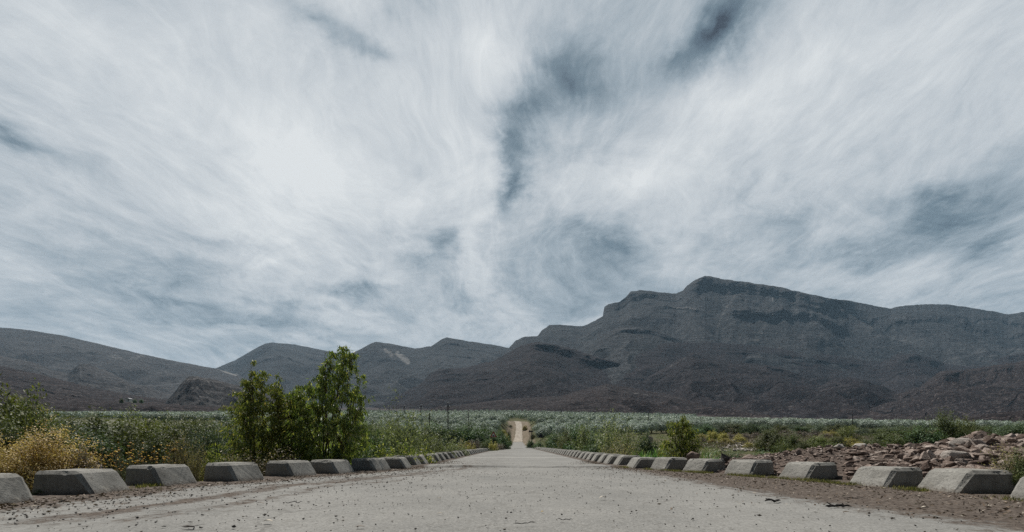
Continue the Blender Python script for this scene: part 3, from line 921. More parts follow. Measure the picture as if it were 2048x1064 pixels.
# ------------------------------------------------------------------ haze
def build_haze():
    x0, x1, y0, y1, z0, z1 = -9600, 9600, -450, 9700, -8, 1750
    mb = MB().box(((x0 + x1) / 2, (y0 + y1) / 2, (z0 + z1) / 2), (x1 - x0, y1 - y0, z1 - z0))
    m = bpy.data.materials.new('haze_air')
    m.use_nodes = True
    t = NT(m.node_tree)
    out = t.n('ShaderNodeOutputMaterial')
    v = t.n('ShaderNodeVolumePrincipled')
    v.inputs['Color'].default_value = (.50, .76, 1.0, 1)
    v.inputs['Density'].default_value = HAZE
    v.inputs['Anisotropy'].default_value = 0.0
    t.link(v.outputs[0], out.inputs['Volume'])
    tag(ob('haze', mb.mesh('haze', m)), kind='stuff')


HAZE = 4.2e-5
build_haze()

ORD = 'first second third fourth fifth sixth seventh eighth ninth tenth eleventh twelfth thirteenth fourteenth fifteenth sixteenth seventeenth eighteenth nineteenth twentieth'.split()


# ------------------------------------------------------------------ guard blocks
def block_mesh(side, seed, fine):
    bm = bmesh.new()
    prof = [(0, -.06), (0, .0), (.27, .40), (.985, .40), (1.0, .0), (1.0, -.06)]
    L = .80
    vs = [[bm.verts.new((u * side, v, z)) for (u, z) in prof] for v in (0, L)]
    n = len(prof)
    for k in range(n):
        a, b = k, (k + 1) % n
        bm.faces.new((vs[0][a], vs[1][a], vs[1][b], vs[0][b]))
    bm.faces.new(vs[0][::-1]); bm.faces.new(vs[1])
    bmesh.ops.recalc_face_normals(bm, faces=bm.faces)
    bm.edges.ensure_lookup_table()
    be = [e for e in bm.edges if max(e.verts[0].co.z, e.verts[1].co.z) > .3]
    bmesh.ops.bevel(bm, geom=be, offset=.058 if side < 0 else .062, segments=1, affect='EDGES', profile=.5)
    bmesh.ops.recalc_face_normals(bm, faces=bm.faces)
    if fine:
        bmesh.ops.triangulate(bm, faces=bm.faces)
        for cut in range(5 if fine > 1 else 4):
            long = [e for e in bm.edges if e.calc_length() > (.03 if fine > 1 else .055)]
            if not long: break
            bmesh.ops.subdivide_edges(bm, edges=long, cuts=1)
            bmesh.ops.triangulate(bm, faces=[f for f in bm.faces if len(f.verts) > 3])
        bm.normal_update()
        co = np.array([v.co for v in bm.verts]); no = np.array([v.normal for v in bm.verts])
        d = .007 * fbm(co[:, 0] * 5 + co[:, 2] * 3 + seed, co[:, 1] * 5 + co[:, 2] * 4, seed, 4) + .006 * fbm(co[:, 0] * 22 + co[:, 2] * 19, co[:, 1] * 22 - co[:, 2] * 17, seed + 5, 3)
        # chipped arrises
        edge = np.abs(no).max(1)
        chip = np.clip(fbm(co[:, 0] * 9 + 3 * co[:, 2], co[:, 1] * 9 - 3 * co[:, 2], seed + 9, 3) - .25, 0, 1) * .06 * (((co[:, 2] > .34) & (edge < .985)) | ((np.minimum(co[:, 1], .8 - co[:, 1]) < .05) & (edge < .8)))
        d = d - chip
        for v, dd, nn in zip(bm.verts, d, no):
            v.co += Vector(nn) * dd
    me = bpy.data.meshes.new('guard_block')
    bm.to_mesh(me); bm.free()
    me.materials.append(M_BLOCK)
    return me


AIM = {-1: [-.2, -.2, .0, -.3, -.3, -.4, -.3, -.35, -.05], 1: [.2, .2, .0, .2, .3, .45, .45, .4, .1, .0]}


def build_blocks():
    for side, P, nm in ((-1, LN, 'left'), (1, RN, 'right')):
        share = [block_mesh(side, 60 + k, 1) for k in range(4)]
        lite = [block_mesh(side, 60 + k, 0) for k in range(1)]
        for k, (x, y) in enumerate(P):
            if k + 1 < len(P): dx, dy = P[k + 1][0] - x, P[k + 1][1] - y
            # aim of this block along the row
            ang = math.atan2(-dx, dy)
            ang = max(-.5, min(.5, ang))
            if k < len(AIM[side]): ang = AIM[side][k]
            elif k < 14: ang = 0.0
            me = block_mesh(side, k + (0 if side < 0 else 40), 2) if k < 8 else (share[k % 4] if k < 22 else lite[0])
            jit = random.Random(k * 7 + side)
            far = y > 30
            o = ob('guard_block', me, None, (x + jit.uniform(-.02, .02), y + jit.uniform(-.05, .05) * (not far), jit.uniform(-.015, .01)), ang + jit.uniform(-.03, .03) * (1 if y < 30 else .3))
            o.scale = (1, jit.uniform(.97, 1.05), jit.uniform(.97, 1.03))
            n = k
            if k < 20:
                lab = f"{ORD[k]} weathered concrete guard block from the near end of the {nm} row"
                if side < 0 and k == 2: lab = "concrete guard block in the left row with a small leafy plant at its corner"
                if side < 0 and k == 3: lab = "rough chipped concrete guard block behind the straw grass patch, left row"
                if side > 0 and k == 2: lab = "dirty concrete guard block beside the thorny shrub, right row"
                if side > 0 and k == 4: lab = "concrete guard block with a flat brown stone behind it, right row"
            else:
                lab = f"small concrete guard block in the distant straight end of the {nm} row"
            tag(o, lab, 'guard block', f'concrete guard blocks along the {nm} edge')


build_blocks()


# ------------------------------------------------------------------ foliage
def leaf_quads(P, D, L, W, r=None, bend=.0, out=None, loose=.55):
    """diamond leaves: base points P, directions D, lengths, widths"""
    r = r or rng
    n = len(P)
    D = D / (np.linalg.norm(D, axis=1, keepdims=True) + 1e-9)
    rd = r.normal(size=(n, 3))
    if out is not None:
        # leaves face outwards, as on a real crown, so that a bush shades like a body
        o = out / (np.linalg.norm(out, axis=1, keepdims=True) + 1e-9) + rd * loose
        o /= np.linalg.norm(o, axis=1, keepdims=True) + 1e-9
        D = D - o * np.sum(D * o, axis=1, keepdims=True) * .85
        D /= np.linalg.norm(D, axis=1, keepdims=True) + 1e-9
        rd = o
    Sd = np.cross(D, rd); Sd /= np.linalg.norm(Sd, axis=1, keepdims=True) + 1e-9
    L = np.broadcast_to(L, (n,))[:, None]; W = np.broadcast_to(W, (n,))[:, None]
    mid = P + D * L * .45
    tip = P + D * L + np.array([0, 0, -1.]) * L * bend
    V = np.stack([P, mid + Sd * W / 2, tip, mid - Sd * W / 2], 1)
    F = np.arange(n * 4).reshape(n, 4)
    return V.reshape(-1, 3), F


def dirs(n, lo, hi, r):
    """unit vectors with elevation between lo and hi degrees"""
    az = r.uniform(0, 2 * np.pi, n)
    s = r.uniform(math.sin(R(lo)), math.sin(R(hi)), n)
    c = np.sqrt(1 - s * s)
    return np.stack([c * np.cos(az), c * np.sin(az), s], 1)


def bush(seed, N=240, K=20, L=.06, W=.02, up=.5, rnd=.6, start=.4, spread=.06, lo=-2, hi=88, lump=.3, shape=1.0, sides=3, nstem=40, srad=.006, droop=0.0, ball=False, loose=.36):
    """unit bush: radius .5, height 1. returns (foliage V,F), (stem V,F)"""
    r = np.random.default_rng(seed)
    D = dirs(N, lo, hi, r)
    az = np.arctan2(D[:, 1], D[:, 0]); el = D[:, 2]
    lumps = 1 + lump * fbm(az * 1.3 + 10 + seed, el * 3.0 + seed, seed, 3)
    rad = lumps * r.uniform(.72, 1.05, N)
    tips = D * rad[:, None] * np.array([.5, .5, 1.0 * shape])
    if ball:
        tips = D * rad[:, None] * .5
        tips[:, 2] += .52
    root = r.normal(size=(N, 3)) * np.array([.05, .05, 0])
    ctrl = root * .5 + tips * np.array([.32, .32, .55])
    if ball: ctrl[:, 2] = tips[:, 2] * .6
    t = start + (1 - start) * r.random((N, K)) ** .8
    p = ((1 - t) ** 2)[..., None] * root[:, None] + (2 * t * (1 - t))[..., None] * ctrl[:, None] + (t ** 2)[..., None] * tips[:, None]
    tan = (2 * (1 - t))[..., None] * (ctrl - root)[:, None] + (2 * t)[..., None] * (tips - ctrl)[:, None]
    tan /= np.linalg.norm(tan, axis=2, keepdims=True) + 1e-9
    p = p + r.normal(size=p.shape) * (spread * (.5 + .7 * t))[..., None]
    p[..., 2] = np.maximum(p[..., 2], .01)
    d = tan + np.array([0, 0, up]) + r.normal(size=p.shape) * rnd - np.array([0, 0, droop])
    p = p.reshape(-1, 3); d = d.reshape(-1, 3)
    n = len(p)
    kz = 1 / (np.percentile(p[:, 2], 99) + L * .6); kr = .5 / np.percentile(np.hypot(p[:, 0], p[:, 1]), 96)
    K3 = np.array([kr, kr, kz])
    p = p * K3; root = root * K3; ctrl = ctrl * K3; tips = tips * K3
    kk = np.repeat(tips, K, 0)
    outw = (p - np.array([0, 0, .30])) * .6 + (p - kk * np.array([.85, .85, .80])) * 2.2
    lv = leaf_quads(p, d, L * r.uniform(.6, 1.3, n), W * r.uniform(.7, 1.3, n), r, out=outw, loose=loose)
    mb = MB()
    for k in range(min(nstem, N)):
        tt = np.linspace(0, .92, 5)[:, None]
        c = (1 - tt) ** 2 * root[k] + 2 * tt * (1 - tt) * ctrl[k] + tt ** 2 * tips[k]
        mb.tube(c, np.linspace(srad, srad * .3, 5), sides)
    return lv, mb


class Kind:
    def __init__(self, name, fol_mat, stem_mat, variants, parts=('foliage', 'stem'), **kw):
        self.name = name; self.parts = parts
        self.m = []
        for s in range(variants):
            (V, F), mb = bush(hash_seed(name) + s * 13, **kw)
            self.m.append((np_mesh(parts[0], V, F, fol_mat), mb.mesh(parts[1], stem_mat)))


def hash_seed(s):
    return sum(ord(c) * (i + 3) for i, c in enumerate(s)) % 9973


KINDS = dict(
    tam=Kind('bush', M_TAM, M_BARK, 3, N=95, K=95, L=.050, W=.019, up=.5, rnd=.6, lump=.35, spread=.046, start=.55, lo=-5),
    taml=Kind('bush', M_TAML, M_BARK, 2, N=90, K=95, L=.055, W=.018, up=.7, rnd=.5, lump=.4, spread=.040, start=.5, lo=-5),
    wil=Kind('willow_bush', M_WIL, M_TWIG, 3, N=85, K=66, L=.055, W=.018, up=.2, rnd=.9, lump=.45, spread=.05, start=.45, lo=-5, loose=.8),
    blue=Kind('bush', M_BLUE, M_BARK, 2, N=85, K=90, L=.048, W=.018, up=.3, rnd=.8, lump=.35, spread=.048, start=.5, lo=-5),
    dense=Kind('bush', M_DENSE, M_BARK, 3, N=80, K=90, L=.062, W=.028, up=.2, rnd=.8, lump=.35, spread=.055, start=.5, lo=-8),
    gold=Kind('dry_shrub', M_GOLD, M_TWIG, 2, N=300, K=75, L=.025, W=.013, up=.4, rnd=1.0, lump=.45, spread=.036, start=.5, nstem=240, srad=.0042, lo=-5),
    yel=Kind('scrub_bush', M_YEL, M_TWIG, 2, N=110, K=50, L=.06, W=.028, up=.3, rnd=.8, lump=.18, spread=.045, start=.6, lo=-5),
    grey=Kind('scrub_bush', M_GREY, M_TWIG, 2, N=100, K=46, L=.06, W=.022, up=.2, rnd=.9, lump=.25, spread=.05, start=.55, lo=-5),
    herb=Kind('herb', M_DRYF, M_TWIG, 2, N=110, K=26, L=.05, W=.018, up=.5, rnd=.8, lump=.5, spread=.03, start=.4, nstem=80, lo=15),
    green=Kind('bush', M_EUC, M_BARK, 2, N=150, K=22, L=.11, W=.026, up=.0, rnd=.5, lump=.5, spread=.05, start=.25, droop=.8),
)


def shrub(kind, px, top, width, Y, label, group=None, cat='bush', vi=None, zb=None, rz=None, flat=None, name=None):
    """a plant whose crown tops out at photo height `top` when seen Y metres ahead"""
    K = KINDS[kind]
    X = (px - VX) / FPX * Y
    z0 = gz(X, Y) - .03 if zb is None else zb
    ht = EYE + (VY - top) / FPX * Y - z0
    w = width / FPX * Y
    ht = max(ht, .12)
    fol, st = K.m[(vi if vi is not None else random.randrange(len(K.m))) % len(K.m)]
    e = ob(name or K.name, None, None, (X, Y, z0), random.uniform(0, 6.28) if rz is None else rz, (w, w if flat is None else flat, ht))
    e.empty_display_size = .1
    tag(e, label, cat, group)
    ob(K.parts[0], fol, e); ob(K.parts[1], st, e)
    return e


# the two tall saplings and the small one: stems, side branches, hanging leaves
def sapling(name, px0, base, outline, Y, zb, nbr, per, label, seed, nst=5, leafL=.15, tops=(), sub=True):
    r = np.random.default_rng(seed)
    X0 = (px0 - VX) / FPX * Y
    k = Y / FPX
    O = np.array(outline, float)      # (py, left, right) from the top down
    z_of = lambda py: EYE + (VY - py) * k - zb
    e = ob(name, None, None, (X0, Y, zb))
    e.empty_display_size = .2
    tag(e, label, 'tree')
    trunk = MB(); tw = MB()
    stems = []
    for i in range(nst):
        if i < len(tops): tx, tpy = tops[i]
        else:
            tpy = O[0, 0] + r.uniform(.1, .55) * (O[-1, 0] - O[0, 0])
            l, rr = np.interp(tpy, O[:, 0], O[:, 1]), np.interp(tpy, O[:, 0], O[:, 2])
            tx = l + (rr - l) * r.uniform(.2, .8)
        tip = np.array([(tx - px0) * k, r.normal() * .25, z_of(tpy)])
        b = np.array([r.normal() * .12, r.normal() * .12, 0.])
        t = np.linspace(0, 1, 12)[:, None]
        c1 = b + (tip - b) * np.array([.3, .3, .5])
        pts = (1 - t) ** 2 * b + 2 * t * (1 - t) * c1 + t ** 2 * tip
        pts += np.cumsum(r.normal(size=pts.shape) * .012, 0)
        stems.append(pts)
        trunk.tube(pts, np.linspace(.028, .004, 12) * (1 if i else 1.5), 6)
    pyg = np.linspace(O[0, 0], O[-1, 0], 80)
    wg = np.interp(pyg, O[:, 0], O[:, 2] - O[:, 1]) + 3
    cw = np.cumsum(wg); cw = (cw - cw[0]) / (cw[-1] - cw[0])
    P = []; D = []
    for j in range(nbr):
        py = float(np.interp(r.random(), cw, pyg))
        l, rr = np.interp(py, O[:, 0], O[:, 1]), np.interp(py, O[:, 0], O[:, 2])
        mid = (l + rr) / 2; hw = max((rr - l) / 2, 2)
        a = r.uniform(0, 2 * np.pi); q = math.sqrt(r.uniform(.0, 1.0))
        # ragged outline
        q *= 1 + .30 * float(fbm(np.array([a * 1.2 + seed]), np.array([py / 14.]), seed, 3)[0])
        if r.random() < .10: q *= 1.24; py -= r.uniform(2, 16)
        tip = np.array([(mid + hw * q * math.cos(a) - px0) * k, hw * k * q * math.sin(a) * .85, z_of(py)])
        stz = tip[2] - r.uniform(.25, .8) * min(1, .25 + q)
        best = min(stems, key=lambda s: np.min(np.hypot(*(s - tip)[:, :2].T) + .4 * np.abs(s[:, 2] - stz)))
        ii = int(np.argmin(np.abs(best[:, 2] - max(stz, .15)) + .3 * np.hypot(*(best - tip)[:, :2].T)))
        b = best[ii]
        t = np.linspace(0, 1, 7)[:, None]
        c1 = (b + tip) / 2 + np.array([0, 0, .18 + .2 * q])
        pts = (1 - t) ** 2 * b + 2 * t * (1 - t) * c1 + t ** 2 * tip
        tw.tube(pts, np.linspace(.007, .002, 7), 3)
        n = per
        tt = (.25 + .75 * r.random(n) ** .8)
        idx = tt * 6; i0 = np.minimum(idx.astype(int), 5); f = (idx - i0)[:, None]
        p = pts[i0] * (1 - f) + pts[i0 + 1] * f + r.normal(size=(n, 3)) * .035
        d = (pts[i0 + 1] - pts[i0]); d /= np.linalg.norm(d, axis=1, keepdims=True) + 1e-9
        P.append(p); D.append(d * .35 + r.normal(size=(n, 3)) * .38 + np.array([0, 0, -1.0]))
    P = np.concatenate(P); D = np.concatenate(D)
    P[:, 2] = np.maximum(P[:, 2], .12)
    n = len(P)
    V, F = leaf_quads(P, D, leafL * r.uniform(.55, 1.25, n), leafL * .21 * r.uniform(.7, 1.3, n), r)
    ob('crown', np_mesh('crown', V, F, M_EUC), e)
    tk = ob('trunk', trunk.mesh('trunk', M_BARK, True), e)
    ob('branches', tw.mesh('branches', M_TWIG, True), tk)
    return e


def build_saplings():
    big = [(690, 676, 692), (700, 662, 708), (712, 652, 716), (730, 645, 718), (752, 632, 720), (775, 606, 726), (800, 584, 733), (830, 566, 738), (865, 560, 740), (900, 562, 740), (945, 575, 734)]
    sapling('sapling_tree', 655, 930, big, 15.5, -.9, 580, 35, 'tallest leafy sapling with drooping leaves behind the left guard blocks', 3, 8, .155, tops=((684, 692), (662, 712), (705, 738), (712, 770), (618, 760), (598, 790), (640, 770), (725, 800)))
    left = [(738, 508, 532), (748, 500, 542), (765, 482, 556), (785, 462, 578), (810, 452, 594), (840, 444, 602), (875, 442, 604), (905, 446, 602), (945, 456, 590)]
    sapling('sapling_tree', 520, 930, left, 15.2, -.9, 430, 34, 'lower yellow-green sapling left of the tallest one behind the guard blocks', 5, 7, .15, tops=((512, 738), (530, 742), (480, 775), (560, 770), (575, 790), (460, 800), (500, 765)))
    mid = [(784, 578, 596), (800, 570, 606), (825, 562, 614), (870, 556, 620), (940, 560, 616)]
    sapling('sapling_tree', 588, 930, mid, 15.8, -.9, 150, 34, 'shortest pale-leaved sapling wedged between the two taller ones', 15, 5, .15, tops=((588, 782), (575, 796), (602, 800)))
    small = [(836, 1348, 1374), (850, 1334, 1388), (870, 1324, 1398), (890, 1318, 1404), (915, 1318, 1407), (940, 1326, 1402)]
    sapling('sapling_tree', 1361, 930, small, 17.5, -1.0, 165, 30, 'small leafy sapling standing behind the right guard blocks', 9, 4, .15, tops=((1350, 834), (1366, 836), (1376, 842), (1340, 848)))


build_saplings()


def flower_plant(px, top, Y, w, seed, label, group):
    r = np.random.default_rng(seed)
    X = (px - VX) / FPX * Y
    z0 = gz(X, Y) - .02
    ht = EYE + (VY - top) / FPX * Y - z0
    wd = w / FPX * Y
    e = ob('flower_plant', None, None, (X, Y, z0))
    e.empty_display_size = .1
    tag(e, label, 'flower', group)
    st = MB(); P = []; D = []; hv = MB()
    heads = []
    for k in range(17):
        b = np.array([*(r.normal(size=2) * wd * .12), 0])
        tip = np.array([*(r.normal(size=2) * wd * .30), ht * r.uniform(.55, 1.03)])
        c = (b + tip) / 2 + np.array([*(r.normal(size=2) * .03), .03])
        t = np.linspace(0, 1, 5)[:, None]
        pts = (1 - t) ** 2 * b + 2 * t * (1 - t) * c + t ** 2 * tip
        st.tube(pts, .004, 3)
        for q in range(15):
            f = r.uniform(.05, .92); i = min(int(f * 4), 3)
            P.append(pts[i] + (pts[i + 1] - pts[i]) * (f * 4 - i)); D.append(r.normal(size=3) * .8 + [0, 0, .7])
        # flat head: a domed cluster of tiny florets
        rad = r.uniform(.018, .034)
        a = np.arange(8) / 8 * 2 * np.pi
        for rr, zz in ((1.0, 0.0), (.6, .012)):
            ring = np.stack([np.cos(a) * rad * rr, np.sin(a) * rad * rr, np.full(8, zz)], 1) + tip + r.normal(size=(8, 3)) * .003
            heads.append(ring)
        cen = tip + [0, 0, .018]
        V = np.concatenate([heads[-2], heads[-1], [cen], [tip - [0, 0, .014]]])
        i = np.arange(8); j = (i + 1) % 8
        hv = MB()
        hv.add(V, np.stack([i, j, j + 8, i + 8], 1))
        hv.add(V, np.stack([i + 8, j + 8, np.full(8, 16)], 1))
        hv.add(V, np.stack([j, i, np.full(8, 17)], 1))
        ob('flower_head', hv.mesh('flower_head', M_FLOWER), e)
    P = np.array(P); D = np.array(D)
    V, F = leaf_quads(P, D, r.uniform(.04, .08, len(P)), .014, r)
    ob('foliage', np_mesh('foliage', V, F, M_BLUE), e)
    ob('stem', st.mesh('stem', M_TWIG), e)


def reed_clump(px, top, width, Y, label, group=None, seed=1, mat=None, n=150):
    r = np.random.default_rng(seed)
    X = (px - VX) / FPX * Y; z0 = gz(X, Y) - .03
    ht = EYE + (VY - top) / FPX * Y - z0; w = width / FPX * Y
    V = []; F = []; k = 0
    ts = np.linspace(0, 1, 7)
    for i in range(n):
        b = np.array([r.normal() * w * .2, r.normal() * w * .2, 0])
        az = r.uniform(0, 6.28); lean = r.uniform(.1, .5) * w
        h = ht * r.uniform(.55, 1.05)
        d = np.array([math.cos(az), math.sin(az), 0]); sd = np.array([-d[1], d[0], 0])
        pts = np.array([b + d * lean * t ** 2 + np.array([0, 0, h * (t - .28 * t ** 3)]) for t in ts])
        wd = .022 * np.array([.6, 1, 1, .9, .7, .45, .08]) * r.uniform(.7, 1.3)
        v = np.stack([pts + sd * wd[:, None] / 1, pts - sd * wd[:, None] / 1], 1).reshape(-1, 3)
        q = np.arange(6) * 2
        F.append(np.stack([q, q + 1, q + 3, q + 2], 1) + k); V.append(v); k += len(v)
    e = ob('reed_clump', np_mesh('reed_clump', np.concatenate(V), np.concatenate(F), mat or M_REED), None, (X, Y, z0))
    return tag(e, label, 'reeds', group)


def build_plants():
    # --- left, near
    shrub('gold', 88, 862, 165, 11.3, 'large golden dry shrub behind the nearest left guard blocks', cat='shrub', vi=0)
    shrub('gold', 2, 878, 110, 10.8, 'golden dry shrub cut by the left edge of the picture', cat='shrub', vi=1)
    shrub('grey', 170, 898, 80, 11.6, 'twiggy grey-brown shrub between golden shrub and yellow flowers', cat='shrub')
    shrub('taml', 20, 786, 170, 19, 'tall light green feathery bush at far left', vi=0)
    shrub('taml', 70, 822, 110, 18, 'lower light green feathery bush right of the tall one at far left', vi=1)
    shrub('taml', 48, 800, 120, 19.5, 'light green feathery bush filling between the two far-left feathery bushes', vi=0)
    shrub('tam', 15, 838, 130, 16.5, 'darker green bush below the tall feathery bush at far left', vi=1)
    shrub('tam', 105, 852, 100, 16.8, 'dark green bush behind the golden shrub right side', vi=2)
    shrub('taml', -90, 795, 170, 20, 'light green feathery bush beyond the left picture edge', vi=1)
    for k, (px, top, Y) in enumerate([(192, 900, 12.4), (213, 905, 12.2), (236, 898, 12.4), (262, 888, 12.8), (284, 894, 12.5), (306, 901, 12.7), (322, 885, 13.2), (345, 886, 13.3), (250, 906, 12.0), (296, 906, 12.2)]):
        flower_plant(px, top, Y, 36, 100 + k, 'yellow flat-headed flower plant on thin stalks behind the left guard blocks', 'yellow flowering plants')
    shrub('herb', 362, 868, 62, 13.6, 'dry greyish flowering herb right of the yellow flowers', cat='herb')
    shrub('herb', 395, 885, 50, 13.2, 'short dry herb left of the leafy saplings', cat='herb')
    shrub('herb', 535, 898, 110, 13.6, 'pale straw herb in front of the lower sapling', cat='herb')
    shrub('herb', 470, 905, 70, 13.4, 'low pale herb at the foot of the lower sapling', cat='herb')
    shrub('green', 430, 895, 60, 14.2, 'low broad-leaved green bush left of the saplings', cat='bush')
    shrub('blue', 428, 846, 95, 17.5, 'blue-green fine-leaved bush just left of the saplings')
    shrub('blue', 388, 862, 70, 18.5, 'dull blue-green bush left of the other blue-green one')
    for k, (px, top, w, Y) in enumerate([(500, 846, 90, 19), (560, 838, 90, 20), (620, 835, 95, 19.5), (680, 838, 90, 20)]):
        shrub('green', px, top, w, Y, 'leafy understorey bush tucked behind the two tall saplings', 'understorey behind the saplings')
    # thicket behind
    spots = [(120, 846, 130, 27), (215, 838, 150, 30), (300, 846, 140, 25), (352, 852, 120, 23), (165, 858, 120, 21), (248, 866, 110, 19.5), (205, 880, 90, 17.5),
             (310, 872, 105, 19), (120, 872, 95, 18), (275, 838, 110, 40), (400, 846, 110, 34), (455, 848, 100, 40), (375, 848, 90, 48), (490, 850, 90, 45), (160, 842, 110, 44), (100, 844, 100, 50)]
    for k, (px, top, w, Y) in enumerate(spots):
        shrub(('tam', 'tam', 'taml', 'tam', 'blue', 'tam', 'dense')[k % 7], px, top - 7 + random.uniform(-2, 3), w * 1.08, Y, 'green feathery bush in the thicket left of the saplings', 'thicket bushes on the left bank', flat=max(w / FPX * Y * .9, 1.5))
    for k, (px, top, w, Y) in enumerate([(70, 842, 60, 90), (118, 843, 60, 110), (150, 840, 70, 78), (190, 844, 60, 120), (232, 842, 70, 95), (285, 844, 60, 115), (330, 842, 64, 85), (372, 845, 56, 125), (415, 843, 60, 100), (455, 846, 60, 82), (500, 846, 60, 110), (545, 846, 60, 90), (600, 846, 60, 100), (735, 846, 50, 90), (760, 848, 56, 120), (790, 846, 50, 100), (820, 848, 50, 115), (210, 850, 70, 62), (305, 852, 70, 58), (390, 853, 70, 66), (120, 852, 70, 64)]):
        shrub(('tam', 'dense', 'blue', 'taml', 'wil')[k % 5], px, top, w, Y, 'rounded bush on the far side of the left thicket', 'bushes below the left orchard', flat=w / FPX * Y * .8)
    # right of the saplings
    shrub('dense', 752, 868, 75, 19, 'dark green leafy bush immediately right of the tallest sapling')
    shrub('wil', 770, 838, 70, 26, 'thin pale willow bush right of the tallest sapling', vi=0)
    shrub('wil', 805, 822, 105, 23, 'tall pale willow bush between saplings and utility pole', vi=1)
    shrub('wil', 850, 848, 80, 25, 'pale willow bush left of the nearest utility pole', vi=2)
    shrub('wil', 884, 868, 75, 28, 'low pale willow bush above the curving left guard blocks', vi=0)
    shrub('wil', 920, 882, 60, 34, 'smallest pale willow bush near the straight left blocks', vi=1)
    shrub('green', 765, 885, 60, 16.5, 'low drooping-leaved green bush behind left blocks', vi=0)
    shrub('green', 808, 884, 70, 17.5, 'broad low drooping-leaved bush below the tall willow bush', vi=1)
    shrub('green', 850, 893, 60, 20, 'small drooping-leaved bush farthest right behind left blocks', vi=0)
    for k, (px, top, w, Y) in enumerate([(880, 852, 60, 82), (905, 858, 55, 75), (928, 852, 60, 84), (955, 856, 60, 86), (975, 862, 55, 84), (998, 866, 48, 88), (940, 846, 50, 104), (970, 850, 45, 110), (1008, 873, 32, 92), (860, 848, 60, 95), (1000, 857, 26, 118), (985, 868, 40, 80)]):
        shrub('dense', px, top, w, Y, 'deep green bush in the bank of bushes around the warning sign', 'green bushes behind the warning sign', flat=w / FPX * Y * .8)
    for k, (px, top, w, Y) in enumerate([(928, 884, 40, 52), (950, 880, 40, 58), (970, 882, 36, 62), (985, 884, 30, 66), (1000, 887, 28, 76), (905, 886, 38, 44), (942, 888, 30, 46)]):
        shrub(('yel', 'grey', 'tam')[k % 3], px, top, w, Y, 'low olive-brown scrub behind the distant left guard blocks', 'low scrub behind the left blocks')
    for k, (px, top, w, Y) in enumerate([(1012, 868, 14, 160), (1018, 862, 10, 185), (1006, 860, 16, 190), (1020, 876, 10, 140), (1000, 852, 16, 215), (1021, 850, 8, 232), (1050, 851, 12, 225), (1066, 868, 14, 165), (1076, 862, 14, 190)]):
        shrub('tam' if k % 2 else 'yel', px, top, w, Y, 'small scrub bush on the earth bank of the gravel road', 'scrub beside the gravel road', cat='shrub')
    # --- right of the road
    shrub('dense', 1062, 880, 22, 112, 'small round green bush beside the square-headed marker post')
    shrub('dense', 1078, 884, 26, 95, 'low green bush at the foot of the big dark triangle sign')
    lst = [('wil', 1098, 874, 44, 84), ('dense', 1112, 868, 50, 76), ('wil', 1135, 860, 60, 64), ('dense', 1160, 852, 70, 60), ('wil', 1178, 850, 70, 48), ('dense', 1195, 868, 60, 42)]
    labs = ['pale bush beside the big dark triangle sign', 'dark bush second from the triangle sign on right', 'pale willow bush third from the triangle sign', 'tall dark bush left of the palest willow on right', 'pale loose bush behind the curve of right blocks', 'low dark bush in front of pale willow on right']
    for (kd, px, top, w, Y), lb in zip(lst, labs): shrub(kd, px, top, w, Y, lb)
    shrub('wil', 1222, 838, 95, 33, 'tallest palest willow bush right of the road', vi=2)
    shrub('wil', 1252, 856, 75, 28, 'yellowish willow bush left of the right reeds', vi=0)
    shrub('herb', 1250, 876, 70, 22.5, 'dry straw-coloured weeds behind the right blocks', cat='herb')
    shrub('herb', 1218, 884, 55, 25, 'small dry weeds further along the right blocks', cat='herb')
    shrub('dense', 1185, 890, 60, 30, 'low green weeds bush behind the straight right blocks')
    shrub('dense', 1292, 868, 60, 34, 'green bush behind the reeds left of the small sapling')
    reed_clump(1285, 872, 60, 20.5, 'arching green reed clump left of the small sapling', seed=4)
    reed_clump(1315, 868, 50, 21.5, 'taller reed clump touching the small sapling from left', seed=5)
    reed_clump(1412, 876, 62, 22, 'reed clump right of the small sapling', seed=6)
    reed_clump(1440, 893, 60, 21, 'low reed clump behind the dark boulder', seed=7)
    reed_clump(1385, 886, 50, 20, 'short reed clump at the foot of small sapling', seed=8)
    for k, (px, top, w, Y) in enumerate([(1480, 905, 60, 27), (1530, 903, 60, 26), (1505, 909, 50, 24), (1575, 902, 50, 27), (1455, 904, 50, 24)]):
        shrub('dense', px, top, w, Y, 'low green weed patch behind the right guard blocks', 'green weed patches behind the right blocks')
    shrub('tam', 1545, 858, 70, 46, 'large dark olive-green bush amid yellow scrub', vi=0)
    shrub('tam', 1582, 868, 60, 42, 'dark bush right of the large olive-green one', vi=1)
    shrub('tam', 1606, 882, 45, 38, 'lower darkest bush above the rubble on its left end', vi=2)
    shrub('taml', 1640, 872, 62, 44, 'mid-green bush above the left part of the rubble', vi=0)
    shrub('tam', 1672, 874, 60, 44, 'olive bush right of the mid-green one above rubble', vi=1)
    for k, (px, top, w, Y) in enumerate([(1425, 862, 28, 78), (1447, 865, 24, 74), (1497, 885, 22, 54), (1515, 885, 14, 52), (1523, 891, 20, 48), (1552, 889, 20, 46), (1567, 887, 26, 44), (1423, 878, 20, 64), (1460, 880, 18, 62), (1478, 868, 20, 76), (1403, 868, 24, 80), (1580, 898, 20, 40), (1690, 886, 40, 44), (1712, 884, 36, 48)]):
        shrub('yel', px, top, w, Y, 'rounded yellow-olive scrub bush on the stony river bed', 'yellow scrub on the river bed', cat='shrub')
